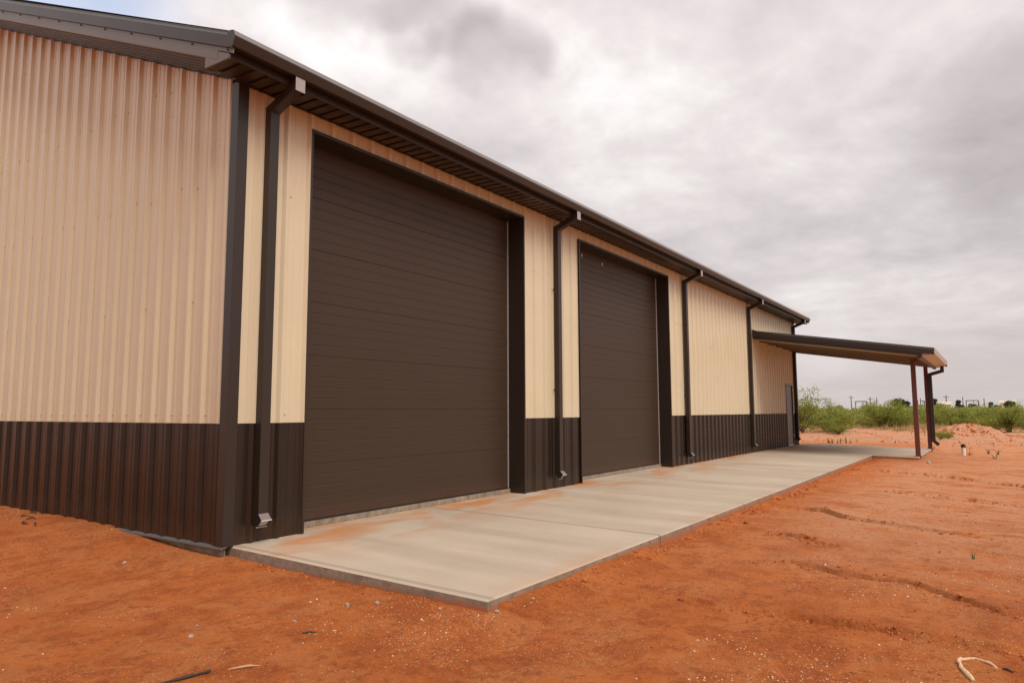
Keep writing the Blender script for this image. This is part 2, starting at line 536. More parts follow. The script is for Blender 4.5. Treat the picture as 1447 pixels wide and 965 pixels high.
def dirt_mat():
    m, t, p, L = new_mat('red_sandy_soil')
    tc = N(t, 'ShaderNodeTexCoord')
    P = tc.outputs['Object']

    def noise(sc_, det, rough=.55, dist=0., vec=P, off=(0, 0, 0), scl=(1, 1, 1)):
        mp = N(t, 'ShaderNodeMapping'); mp.inputs['Location'].default_value = off; mp.inputs['Scale'].default_value = scl
        L(vec, mp.inputs['Vector'])
        n = N(t, 'ShaderNodeTexNoise')
        n.inputs['Scale'].default_value = sc_; n.inputs['Detail'].default_value = det
        n.inputs['Roughness'].default_value = rough; n.inputs['Distortion'].default_value = dist
        L(mp.outputs[0], n.inputs['Vector'])
        return n.outputs['Fac']

    def ramp(f, a, b):
        r = N(t, 'ShaderNodeMapRange', interpolation_type='SMOOTHSTEP')
        r.inputs['From Min'].default_value = a; r.inputs['From Max'].default_value = b
        L(f, r.inputs['Value'])
        return r.outputs[0]

    def mix(f, a, b):
        q = N(t, 'ShaderNodeMix', data_type='RGBA')
        L(f, q.inputs[0])
        for s, i in ((a, 6), (b, 7)):
            if isinstance(s, tuple): q.inputs[i].default_value = (*s, 1)
            else: L(s, q.inputs[i])
        return q.outputs[2]

    def mul(a, b):
        q = N(t, 'ShaderNodeMath', operation='MULTIPLY')
        L(a, q.inputs[0])
        if isinstance(b, float): q.inputs[1].default_value = b
        else: L(b, q.inputs[1])
        return q.outputs[0]

    big = noise(.55, 6, .6, .4)
    mid = noise(3.2, 6, .66, .2, off=(5, 3, 0))
    fine = noise(40, 5, .75, 0., off=(1, 8, 0))
    grain = noise(260, 3, .7)
    c = mix(ramp(mid, .40, .60), (.37, .084, .0180), (.50, .130, .0290))
    # crusted, bleached soil: some near, most of it beyond the building
    sp = N(t, 'ShaderNodeSeparateXYZ'); L(P, sp.inputs[0])
    far = ramp(sp.outputs['X'], .8, 7.0)
    right = ramp(sp.outputs['Y'], -3.0, -4.6)
    crust = noise(1.6, 7, .7, .5, off=(9, 1, 0))
    c = mix(mul(ramp(crust, .49, .57), .55), c, (.55, .188, .058))
    c = mix(mul(mul(far, right), mul(ramp(noise(2.3, 6, .66, .4, off=(7, 7, 0), scl=(1, .45, 1)), .33, .53), .80)), c, (.58, .285, .155))
    vf = ramp(sp.outputs['X'], 26.0, 34.0)
    c = mix(mul(vf, ramp(noise(.35, 5, .6, .3, scl=(1, .5, 1), off=(2, 6, 0)), .18, .45)), c, (.47, .25, .15))
    # damp darker patches and loose brighter sand
    c = mix(mul(ramp(big, .55, .68), .45), c, (.33, .078, .018))
    c = mix(mul(ramp(noise(1.7, 4, .5, .3, off=(20, 4, 0)), .58, .70), .7), c, (.53, .140, .026))
    c = mix(mul(ramp(fine, .53, .62), .50), c, (.58, .22, .075))
    c = mix(mul(ramp(noise(14, 6, .68, .3, off=(3, 3, 0)), .47, .38), .50), c, (.22, .056, .016))
    c = mix(mul(ramp(grain, .53, .64), .55), c, (.62, .27, .11))
    c = mix(mul(ramp(grain, .47, .37), .55), c, (.17, .042, .013))
    # gravel specks too small to lie there as stones
    vo = N(t, 'ShaderNodeTexVoronoi'); vo.inputs['Scale'].default_value = 70
    L(P, vo.inputs['Vector'])
    sz = ramp(vo.outputs['Distance'], .36, .24)
    pick = N(t, 'ShaderNodeSeparateColor'); L(vo.outputs['Color'], pick.inputs[0])
    some = ramp(pick.outputs[0], .70, .74)
    zone = ramp(noise(.9, 6, .65, .5, off=(4, 12, 0)), .44, .62)
    c = mix(mul(mul(sz, some), mul(zone, .75)), c, (.68, .47, .30))
    L(c, p.inputs['Base Color'])
    p.inputs['Roughness'].default_value = .95
    p.inputs['Specular IOR Level'].default_value = .12
    b1 = N(t, 'ShaderNodeBump'); b1.inputs['Strength'].default_value = 1.0; b1.inputs['Distance'].default_value = .026
    L(fine, b1.inputs['Height'])
    b2 = N(t, 'ShaderNodeBump'); b2.inputs['Strength'].default_value = .9; b2.inputs['Distance'].default_value = .007
    L(grain, b2.inputs['Height']); L(b1.outputs[0], b2.inputs['Normal'])
    b3 = N(t, 'ShaderNodeBump'); b3.inputs['Strength'].default_value = .7; b3.inputs['Distance'].default_value = .03
    L(mid, b3.inputs['Height']); L(b3.outputs[0], b1.inputs['Normal'])
    L(b2.outputs[0], p.inputs['Normal'])
    return m


DIRT = dirt_mat()


def island_mat(name, cols, rough=.8, trans=0.0, spec=.2):
    """each separate bit (leaf, stone, blade) takes its own tone"""
    m, t, p, L = new_mat(name)
    g = N(t, 'ShaderNodeNewGeometry')
    r = N(t, 'ShaderNodeValToRGB')
    e = r.color_ramp.elements
    while len(e) < len(cols):
        e.new(.5)
    for i, (q, c) in enumerate(zip(e, cols)):
        q.position = i / (len(cols) - 1); q.color = (*c, 1)
    L(g.outputs['Random Per Island'], r.inputs[0])
    L(r.outputs[0], p.inputs['Base Color'])
    p.inputs['Roughness'].default_value = rough
    p.inputs['Specular IOR Level'].default_value = spec
    if trans:
        tr = N(t, 'ShaderNodeBsdfTranslucent'); L(r.outputs[0], tr.inputs['Color'])
        ms = N(t, 'ShaderNodeMixShader'); ms.inputs[0].default_value = trans
        L(p.outputs[0], ms.inputs[1]); L(tr.outputs[0], ms.inputs[2])
        L(ms.outputs[0], t.nodes['Material Output'].inputs['Surface'])
    return m


STONE = island_mat('pale_caliche_gravel', [(.34, .16, .08), (.60, .41, .27), (.52, .31, .18), (.70, .55, .42), (.42, .19, .09)], .85)
CRUMB = island_mat('red_soil_crumbs', [(.24, .054, .013), (.40, .10, .022), (.33, .078, .017), (.48, .16, .05)], .95)
LEAF = island_mat('mesquite_leaves', [(.13, .16, .025), (.23, .265, .04), (.33, .34, .07), (.19, .21, .035)], .6, .35)
LEAF_FAR = island_mat('distant_mesquite_leaves', [(.17, .20, .045), (.27, .295, .07), (.36, .36, .105), (.21, .235, .055)], .7, .3)
LEAF_DARK = island_mat('dark_tree_leaves', [(.028, .045, .022), (.05, .07, .032), (.04, .055, .03)], .6, .2)
TWIG = island_mat('grey_brown_twigs', [(.10, .06, .04), (.16, .11, .08)], .9)
DRYGRASS = island_mat('dry_grass_blades', [(.42, .28, .13), (.55, .38, .19), (.34, .22, .10), (.30, .25, .10)], .8, .3)
GREENBLADE = island_mat('green_grass_blades', [(.10, .12, .05), (.16, .17, .07), (.09, .13, .05)], .6, .3)
BARK = island_mat('pale_dry_root', [(.62, .43, .27), (.50, .33, .19)], .9)
RUBBLE = formed_concrete()
RUBBLE.name = 'broken_concrete'
for n_ in RUBBLE.node_tree.nodes:
    if n_.type == 'VALTORGB':
        n_.color_ramp.elements[0].color = (.24, .18, .135, 1); n_.color_ramp.elements[1].color = (.46, .38, .31, 1)
PALEMUD = island_mat('pale_dried_mud', [(.42, .33, .24), (.46, .36, .27)], .95)
DARKWOOD = island_mat('dark_weathered_wood', [(.045, .028, .02), (.07, .045, .03)], .9)
PALEWOOD = island_mat('bleached_wood', [(.45, .27, .16), (.36, .20, .11)], .9)
POLEWOOD = island_mat('pole_wood', [(.07, .055, .05), (.09, .07, .06)], .9)

# ------------------------------------------------------------------ ground
L_BLD = 23.64
PAD_W = 3.05
PADX0, PADX1 = 0.06, 24.9
SCARPS = [
    ([(-3.23, 7.0), (-4.02, 6.74), (-4.32, 6.32), (-4.84, 6.17), (-5.24, 6.05), (-5.75, 5.92), (-6.15, 5.8)], .060),
    ([(-3.81, 4.53), (-4.19, 4.41), (-4.48, 4.21), (-4.7, 4.12)], .035),
    ([(-3.98, 2.95), (-4.24, 2.86), (-4.35, 3.08), (-4.54, 3.06), (-4.67, 3.01), (-4.86, 2.94), (-5.15, 2.88),
      (-5.42, 2.88), (-5.68, 2.62), (-5.92, 2.46), (-6.5, 2.2)], .050),
    ([(-3.94, 1.38), (-4.26, 1.28), (-4.62, 1.26), (-4.82, 1.27), (-5.04, 1.3), (-5.34, 1.35), (-5.7, 1.42), (-6.11, 1.4), (-6.8, 1.3)], .040),
    ([(-3.6, 14.5), (-4.5, 14.1), (-5.58, 13.63), (-6.4, 12.83), (-7.5, 12.2)], .07),
    ([(-4.3, 10.2), (-5.0, 9.9), (-6.0, 9.6), (-7.2, 9.0)], .05),
    ([(-5.5, 31.5), (-7.5, 31.0), (-9.5, 30.6), (-13, 30)], .14),
]


def ground_h(x, y):
    x = np.asarray(x, float); y = np.asarray(y, float)
    h = -.168 + .026 * fbm(x, y, 2.2, 4) + .010 * fbm(x + 31, y, .35, 4, .6) + .006 * np.abs(fbm(x, y + 11, .09, 3, .6))
    # soil banked against the gable foundation
    h = h + .098 * sstep((y - .1) / 2.6) * sstep((x + 3.0) / 2.8) * (x < 3)
    h = h + .062 * sstep((y + 1.4) / 1.5) * sstep((x + 1.6) / 1.5) * (x < 3)
    h = h + .03 * sstep((x + .9) / .9) * sstep((y + 3.5) / .5) * (x < 3)
    # washed bank along the pad's long edge
    e = -3.08 - y
    h = h + .05 * np.exp(-np.clip(e, 0, 9) / .35) * (e > -.4) * (x > .2) * (x < 19.2) * (.5 + 1.1 * fbm(x, y, .8, 3))
    # drop away gently to the right and the camera
    h = h - .06 * sstep((-3.8 - y) / 3)
    for pts, amp in SCARPS:
        ys = np.array([p[0] for p in pts][::-1]); xs = np.array([p[1] for p in pts][::-1])
        xl = np.interp(y, ys, xs) + .09 * fbm(x * 0 + 3.3 + amp * 70, y, .35, 4, .6) + .03 * fbm(x, y, .1, 2)
        fade = sstep((y - ys[0]) / .35 + .3) * sstep((ys[-1] - y) / .3 + .3)
        fade = fade * (.15 + .95 * np.clip(.5 + 2.0 * vnoise(x * 0 + amp * 900, y * 2.2), 0, 1))
        d = x - xl
        k = max(1.0, amp / .05)
        up = np.where(d > 0, np.exp(-d / (.45 * k)), 0) * sstep(d / (.018 * k))
        dn = np.exp(-((d + .014 * k) / (.017 * k)) ** 2)
        h = h + fade * amp * (.85 * up - 1.0 * dn)
    # spoil heap and rough ground beyond the canopy
    def heap(cx, cy, sx, sy, a):
        return a * np.exp(-((x - cx) / sx) ** 2 - ((y - cy) / sy) ** 2)
    m = heap(45, -5.0, 1.5, .8, .46) + heap(44.6, -4.1, 1.5, .65, .46) + heap(44.2, -5.9, 1.6, .7, .42) + heap(46, -2.6, 2.5, 1.0, .30)
    m = m + heap(43, .5, 3.5, 3.0, .25)
    h = h + m * (1 + .7 * fbm(x, y, .8, 4)) + .35 * np.clip(m, 0, 1) * fbm(x, y, .45, 3)
    farw = sstep((x - 28) / 12)
    h = h + farw * (.22 * fbm(x + 8, y, 6.0, 4) + .05 * fbm(x, y, 1.0, 3))
    h = np.where((x > 300) | (np.abs(y) > 300), -.25, h)
    return h


def gh(x, y):
    return float(ground_h(np.array([x]), np.array([y]))[0])


def build_ground():
    xs = np.concatenate([-np.geomspace(2500, 6, 26)[:-1], np.arange(-6, -2.6, .07), np.arange(-2.6, 8, .020), np.arange(8, 9, .05), np.arange(9, 17, .10), np.arange(17, 36, .2),
                         np.arange(36, 56, .22), np.geomspace(56, 5000, 46)])
    ys = np.concatenate([-np.geomspace(3000, 14, 26)[:-1], np.arange(-14, -7.2, .2), np.arange(-7.2, -2.7, .024), np.arange(-2.7, 1.0, .03), np.arange(1, 8, .14),
                         np.geomspace(8, 3000, 30)])
    X, Y = np.meshgrid(xs, ys, indexing='ij')
    Z = ground_h(X, Y)
    # soil lies under the pad and the slab
    under = (X > .15) & (X < 24.7) & (Y > -2.98) & (Y < 16)
    under |= (X > 19.2) & (X < 24.7) & (Y > -4.05) & (Y < 0)
    Z = np.where(under, np.minimum(Z, -.20), Z)
    nx, ny = X.shape
    me = bpy.data.meshes.new('ground')
    V = np.stack([X, Y, Z], -1).reshape(-1, 3)
    idx = np.arange(nx * ny).reshape(nx, ny)
    Q = np.stack([idx[:-1, :-1], idx[1:, :-1], idx[1:, 1:], idx[:-1, 1:]], -1).reshape(-1, 4)
    me.vertices.add(len(V)); me.vertices.foreach_set('co', V.ravel())
    me.loops.add(Q.size); me.loops.foreach_set('vertex_index', Q.ravel())
    me.polygons.add(len(Q)); me.polygons.foreach_set('loop_start', np.arange(0, Q.size, 4))
    me.polygons.foreach_set('loop_total', np.full(len(Q), 4))
    me.polygons.foreach_set('use_smooth', np.ones(len(Q), bool))
    me.update(calc_edges=True)
    me.materials.append(DIRT)
    o = bpy.data.objects.new('ground', me)
    col.objects.link(o)
    tag(o, 'bare red sandy soil around the building', kind='structure')


build_ground()

# ------------------------------------------------------------------ concrete pad
def pad_z(y):
    return -.0195 * max(0, -y)


def build_pad():
    def wedge(mb, x0, x1, y0, y1, top, bot):
        i = len(mb.v)
        mb.v += [(x0, y0, bot), (x1, y0, bot), (x1, y1, bot), (x0, y1, bot),
                 (x0, y0, pad_z(y0) + top), (x1, y0, pad_z(y0) + top), (x1, y1, pad_z(y1) + top), (x0, y1, pad_z(y1) + top)]
        for q in ((3, 2, 1, 0), (4, 5, 6, 7), (0, 1, 5, 4), (1, 2, 6, 5), (2, 3, 7, 6), (3, 0, 4, 7)):
            mb.f.append(tuple(i + k for k in q))
    base = MB()
    wedge(base, PADX0 + .03, PADX1 - .03, -PAD_W + .03, .215, -.035, -.40)
    wedge(base, 19.18, PADX1 - .03, -4.22, -PAD_W + .0295, -.0355, -.40)
    pad = base.build('pavement', FORM)
    tag(pad, 'long pale concrete apron in front of the overhead doors', kind='structure')
    joints = [PADX0 - .0065, 3.17, 6.25, 9.30, 12.35, 15.4, 18.45, 21.6, PADX1]
    rnd = random.Random(3)
    def slab(x0, x1, y0, y1):
        # slightly rounded tooled edges; outer sides show the formed face below
        mb = MB()
        g = .0065
        x0 += g; x1 -= g
        nx_, ny_ = 6, 6
        e = .016
        us = [x0, x0 + e] + [x0 + e + (x1 - x0 - 2 * e) * k / nx_ for k in range(1, nx_)] + [x1 - e, x1]
        vs = [y0, y0 + e] + [y0 + e + (y1 - y0 - 2 * e) * k / ny_ for k in range(1, ny_)] + [y1]
        for i, u in enumerate(us):
            for j, w in enumerate(vs):
                edge = (i in (0, len(us) - 1)) or j == 0
                mb.v.append((u, w, pad_z(w) - (.011 if edge else 0)))
        ny2 = len(vs)
        for i in range(len(us) - 1):
            for j in range(ny2 - 1):
                mb.f.append((i * ny2 + j, (i + 1) * ny2 + j, (i + 1) * ny2 + j + 1, i * ny2 + j + 1))
        # skirt
        ring = [(i, 0) for i in range(len(us))] + [(len(us) - 1, j) for j in range(1, ny2)] + \
               [(i, ny2 - 1) for i in range(len(us) - 2, -1, -1)] + [(0, j) for j in range(ny2 - 2, 0, -1)]
        k0 = len(mb.v)
        for (i, j) in ring:
            x, y, z = mb.v[i * ny2 + j]
            mb.v.append((x, y, -.41))
        n = len(ring)
        for k in range(n):
            a = ring[k][0] * ny2 + ring[k][1]; b = ring[(k + 1) % n][0] * ny2 + ring[(k + 1) % n][1]
            mb.f.append((b, a, k0 + k, k0 + (k + 1) % n))
        o = mb.build('concrete_slab', CONC, pad)
        o.data.materials.append(FORM)
        for p_ in o.data.polygons:
            if abs(p_.normal.z) < .3: p_.material_index = 1
    for a, b in zip(joints[:-1], joints[1:]):
        slab(a, b, -PAD_W, .222)
    for a, b in ((19.15, 21.6), (21.6, PADX1)):
        slab(a, b, -4.25, -PAD_W - .004)
    return pad


build_pad()

# ------------------------------------------------------------------ the building
FT = .3048
SPLIT = 1.155          # top of the brown wainscot
WALL_T = 4.56          # wall meets soffit at the eave
SLOPE = .4167
DEPTH = 15.24
RIDGE = DEPTH / 2
D1 = (.872, 5.139)
D2 = (6.928, 11.195)
DOOR_T = 4.372

bld = empty('metal_building', (0, 0, 0), 'large tan sheet metal shop building with brown wainscot and two overhead doors', 'building')


def prof_points(a, b, c0, hgt=.033):
    """ribbed wall panel: depth d(t) at offsets t in [a, b]; ribs centred on c0 + n feet"""
    pts = []
    n0 = math.floor((a - c0) / FT) - 1
    n1 = math.ceil((b - c0) / FT) + 1
    for n in range(n0, n1 + 1):
        c = c0 + n * FT
        pts += [(c - .046, 0), (c - .017, hgt), (c + .017, hgt), (c + .046, 0)]
        for q in (.105, .200):
            pts += [(c + q - .017, 0), (c + q - .008, .0045), (c + q + .008, .0045), (c + q + .017, 0)]

    def at(t):
        for (p, q) in zip(pts[:-1], pts[1:]):
            if p[0] <= t <= q[0]:
                return p[1] + (q[1] - p[1]) * (t - p[0]) / (q[0] - p[0])
        return 0
    out = [(a, at(a))] + [p for p in pts if a + 1e-5 < p[0] < b - 1e-5] + [(b, at(b))]
    return out


def panel(name, mat, a, b, c0, z0, z1, frame, parent, off=0.0, hem=True):
    """frame(t, d, z) -> world point; z1 may depend on t"""
    mb = MB()
    P = prof_points(a, b, c0)
    zt = z1 if callable(z1) else (lambda t: z1)
    n = len(P)
    for t, d in P:
        mb.v.append(frame(t, d + off, z0))
    for t, d in P:
        mb.v.append(frame(t, d + off, zt(t)))
    for k in range(n - 1):
        mb.f.append((k, k + 1, n + k + 1, n + k))
    if hem:  # turned-in lower edge gives the sheet a visible thickness
        for t, d in P:
            mb.v.append(frame(t, d + off - .006, z0))
        for k in range(n - 1):
            mb.f.append((2 * n + k, 2 * n + k + 1, k + 1, k))
    return mb.build(name, mat, parent)


fac = lambda t, d, z: (t, -d, z)
gab = lambda t, d, z: (-d, t, z)
bck = lambda t, d, z: (t, DEPTH + d, z)
far = lambda t, d, z: (L_BLD + d, t, z)
gtop = lambda t: WALL_T + .01 + SLOPE * (t if t < RIDGE else DEPTH - t)

# facade: sheets three feet wide, lapped on a rib, cut round the doors
C_F = .885
edges = [-.6] + [C_F + .046 + .9144 * k for k in range(-1, 27)]
spans_low = [(.10, D1[0]), (D1[1], D2[0]), (D2[1], 22.0), (23.0, L_BLD - .1)]
for i in range(len(edges) - 1):
    a0, b0 = edges[i], edges[i + 1]
    for s0, s1 in spans_low:
        a, b = max(a0, s0), min(b0, s1)
        if b - a > .01:
            panel('wainscot_panel', BROWN, a, b, C_F, .004, SPLIT + .03, fac, bld, .0006 * (i % 2))
    for s0, s1, z0 in [(.10, D1[0], SPLIT), (D1[0], D1[1], DOOR_T), (D1[1], D2[0], SPLIT), (D2[0], D2[1], DOOR_T),
                       (D2[1], 22.0, SPLIT), (22.0, 23.0, 2.20), (23.0, L_BLD - .1, SPLIT)]:
        a, b = max(a0, s0), min(b0, s1)
        if b - a > .01:
            panel('wall_panel', TAN, a, b, C_F, z0, WALL_T + .03, fac, bld, .0042 + .0006 * (i % 2))
# gable
C_G = .433
edges = [.10] + [C_G + .046 + .9144 * k for k in range(0, 17)]
edges = [e for e in edges if e < DEPTH - .1] + [DEPTH - .1]
for i in range(len(edges) - 1):
    a, b = edges[i], edges[i + 1]
    panel('wainscot_panel', BROWN, a, b, C_G, .010, SPLIT + .03, gab, bld, .0006 * (i % 2))
    cuts = [a, RIDGE, b] if a < RIDGE < b else [a, b]
    for c, d in zip(cuts[:-1], cuts[1:]):
        panel('wall_panel', TAN, c, d, C_G, SPLIT, gtop, gab, bld, .0042 + .0006 * (i % 2))
# far gable and back wall, out of sight from the apron
for nm, fr, ln, top in (('back_wall', bck, L_BLD, WALL_T), ('far_gable_wall', far, DEPTH, None)):
    if top:
        panel(nm, TAN, .1, ln - .1, C_F, .0, top, fr, bld)
    else:
        panel(nm, TAN, .1, RIDGE, C_F, .0, gtop, fr, bld); panel(nm, TAN, RIDGE, ln - .1, C_F, .0, gtop, fr, bld)

# foundation and base flashing
MB().box(.012, L_BLD - .012, .235, DEPTH - .01, -.45, .062).build('foundation', FORM, bld)
MB().box(.002, .0118, -.012, DEPTH - .01, -.45, -.006).build('foundation', FORM, bld)
mb = MB()
mb.extrude([(-.056, -.016), (-.056, .001), (.0, .006), (.0, -.004), (-.045, -.007), (-.047, -.016)], -.05, DEPTH - .02, axis='y')
mb.build('base_flashing', FLASH, bld)


def corner(x, y, sx, sy, z1, name='corner_trim'):
    """L shaped trim with hemmed edges; sx, sy point away from the walls"""
    mb = MB()
    w, o, t = .118, .044, .010
    P = [(0, 0), (w, 0), (w, t), (t, t), (t, w), (0, w)]
    # outer corner sits o outside both wall lines
    pts = [(x + sx * (o - p[0]), y + sy * (o - p[1])) for p in P]
    if sx * sy < 0:
        pts = pts[::-1]
    mb.extrude(pts, -.002, z1, axis='z')
    # returns down to the sheet
    for (ax0, ax1, ay0, ay1) in ((o - w, o - w + .008, o - t, 0.0), ):
        pass
    mb.box(*sorted((x + sx * (o - w), x + sx * (o - w + .006))), *sorted((y + sy * (o - t), y + sy * .001)), -.002, z1)
    mb.box(*sorted((x + sx * (o - t), x + sx * .001)), *sorted((y + sy * (o - w), y + sy * (o - w + .006))), -.002, z1)
    return mb.build(name, TRIM, bld, bevel=.003)


corner(0, 0, -1, -1, WALL_T + .0)
corner(L_BLD, 0, 1, -1, WALL_T)
corner(0, DEPTH, -1, 1, WALL_T)
corner(L_BLD, DEPTH, 1, 1, WALL_T)

# roof sheets: ribbed, lapped, both slopes
OV_E, OV_G = .47, .42
ROOF_OFF = .37
rnd = random.Random(11)
roof_edges = [-OV_G]
while roof_edges[-1] < L_BLD + OV_G - .01:
    roof_edges.append(min(roof_edges[-1] + .9144, L_BLD + OV_G))
for i in range(len(roof_edges) - 1):
    a, b = roof_edges[i], roof_edges[i + 1]
    for side in (0, 1):
        mb = MB()
        P = prof_points(a, b, .2)
        for e in (0, 1):
            for t, d in P:
                yy = (-OV_E if e == 0 else RIDGE)
                z = WALL_T + ROOF_OFF + SLOPE * yy + d
                mb.v.append((t, yy if side == 0 else DEPTH - yy, z))
        n = len(P)
        for k in range(n - 1):
            mb.f.append((k, k + 1, n + k + 1, n + k))
        mb.build('roof_panel', TRIM, bld)
MB().extrude([(RIDGE - .2, WALL_T + ROOF_OFF + SLOPE * (RIDGE - .2) + .045), (RIDGE, WALL_T + ROOF_OFF + SLOPE * RIDGE + .05),
              (RIDGE + .2, WALL_T + ROOF_OFF + SLOPE * (RIDGE - .2) + .045), (RIDGE, WALL_T + ROOF_OFF + SLOPE * RIDGE + .03)],
             -OV_G, L_BLD + OV_G).build('ridge_cap', TRIM, bld)


def rake(x, s, side):
    """sculptured rake trim along a gable edge: x of the outer face, s = outward sign; side 0 = front slope"""
    def sweep(prof, name, mat, y0, y1):
        mb = MB()
        n = len(prof)
        for yy in (y0, y1):
            for dx, dz in prof:
                z = 4.964 + .4105 * yy + dz
                mb.v.append((x + s * dx, yy if side == 0 else DEPTH - yy, z))
        for k in range(n):
            j = (k + 1) % n
            mb.f.append((k, j, n + j, n + k))
        mb.f.append(tuple(range(n))[::-1]); mb.f.append(tuple(range(n, 2 * n)))
        return mb.build(name, mat, bld, weld=True)
    sweep([(-.07, .012), (-.038, .0), (0, -.055), (-.004, -.172), (-.02, -.176), (-.02, -.01)], 'rake_trim', TRIM, -.505, RIDGE)
    sweep([(-.022, -.170), (-.020, -.232), (-.014, -.236), (-.016, -.306), (-.05, -.310), (-.05, -.170)], 'rake_soffit_trim', RAKEM, -.26, RIDGE)
    sweep([(-.021, -.165), (-.019, -.215), (-.03, -.215), (-.03, -.165)], 'rake_trim_end', RAKEM, -.50, -.262)
    # underside of the overhang: narrow ribs running with the slope
    mb = MB()
    x0, x1 = x - s * .03, (0.0 if s < 0 else L_BLD)
    nrib = 7
    P = []
    for k in range(nrib):
        for q, dz in ((0, 0), (.62, 0), (.70, .014), (.92, .014)):
            P.append(((k + q) / nrib, dz))
    P.append((1, 0))
    for yy in (-.05, RIDGE):
        for q, dz in P:
            xx = x0 + (x1 - x0) * q
            z = (4.964 - .285 + .4105 * yy) * (1 - q) + (4.572 + SLOPE * yy + .004) * q + dz
            mb.v.append((xx, yy if side == 0 else DEPTH - yy, z))
    n = len(P)
    for k in range(n - 1):
        mb.f.append((k, k + 1, n + k + 1, n + k))
    mb.build('rake_soffit_panel', TRIM, bld)
    # screws along the face of the lower trim
    if s < 0 and side == 0:
        ms = MB()
        for k in range(14):
            yy = -.42 + .60 * k
            z = 4.964 + .4105 * yy - .195
            ms.tube([(x + s * (-.024), yy, z), (x + s * -.006, yy, z)], [.009, .007], 6)
        tag(ms.build('fastener', TRIM, bld), kind='stuff')


XR = -.44
rake(XR, -1, 0); rake(XR, -1, 1)
rake(L_BLD + .44, 1, 0); rake(L_BLD + .44, 1, 1)

# boxed end of the eave soffit
for x, s in ((XR, -1), (L_BLD + .44, 1)):
    P = [(-.055, 4.526), (-.438, 4.516), (-.442, 4.556), (-.255, 4.634), (-.055, 4.716)]
    MB().extrude(P, x + s * -.018, x + s * -.035).build('soffit_end_cap', RAKEM, bld)

# eave soffit: flat pans with narrow recessed grooves at six inches
def eave_soffit(x0, x1):
    mb = MB()
    n = int(round((x1 - x0) / .1524))
    xs = []
    for k in range(n):
        a = x0 + (x1 - x0) * k / n
        w = (x1 - x0) / n
        xs += [(a, 0), (a + w * .70, 0), (a + w * .735, .022), (a + w * .965, .022)]
    xs.append((x1, 0))
    for y in (-.004, -.405):
        for a, d in xs:
            mb.v.append((a, y, 4.552 - (.012 if y < -.1 else 0) + d))
    m = len(xs)
    for k in range(m - 1):
        mb.f.append((k, k + 1, m + k + 1, m + k))
    return mb.build('soffit_panel', TRIM, bld)


sof = [-.40] + [-.40 + 1.8288 * k for k in range(1, 14)]
sof = [s for s in sof if s < L_BLD + .2] + [L_BLD + .40]
for a, b in zip(sof[:-1], sof[1:]):
    eave_soffit(a, b)
MB().extrude([(-.034, 4.540), (-.05, 4.540), (-.05, 4.551), (-.034, 4.556)], .09, L_BLD - .09).build('soffit_trim', TRIM, bld)
# fascia behind the gutter with its lower lip
MB().extrude([(-.398, 4.534), (-.416, 4.530), (-.420, 4.538), (-.412, 4.70), (-.398, 4.70)], XR + .02, L_BLD + .42).build('fascia', TRIM, bld, weld=True)
# box gutter
gut = MB().extrude([(-.424, 4.612), (-.514, 4.600), (-.522, 4.604), (-.552, 4.684), (-.551, 4.692), (-.526, 4.748), (-.470, 4.760), (-.424, 4.760)],
                   XR + .0, L_BLD + .44).build('gutter', TRIM, bld, bevel=.004, weld=True)

MB().extrude([(-.5535, 4.692), (-.5285, 4.7485), (-.522, 4.753), (-.470, 4.766), (-.470, 4.7605), (-.5265, 4.7485), (-.5515, 4.6915)], XR - .001, L_BLD + .441).build('sky_lit_edge', SKYEDGE, bld)  # strip added along the gutter top, coloured as its sky reflection

# downspouts: outlet, offset, pipe, kick-out
DS = [.331, 6.085, 12.13, 17.55, 23.37]
DW, DD = .108, .092


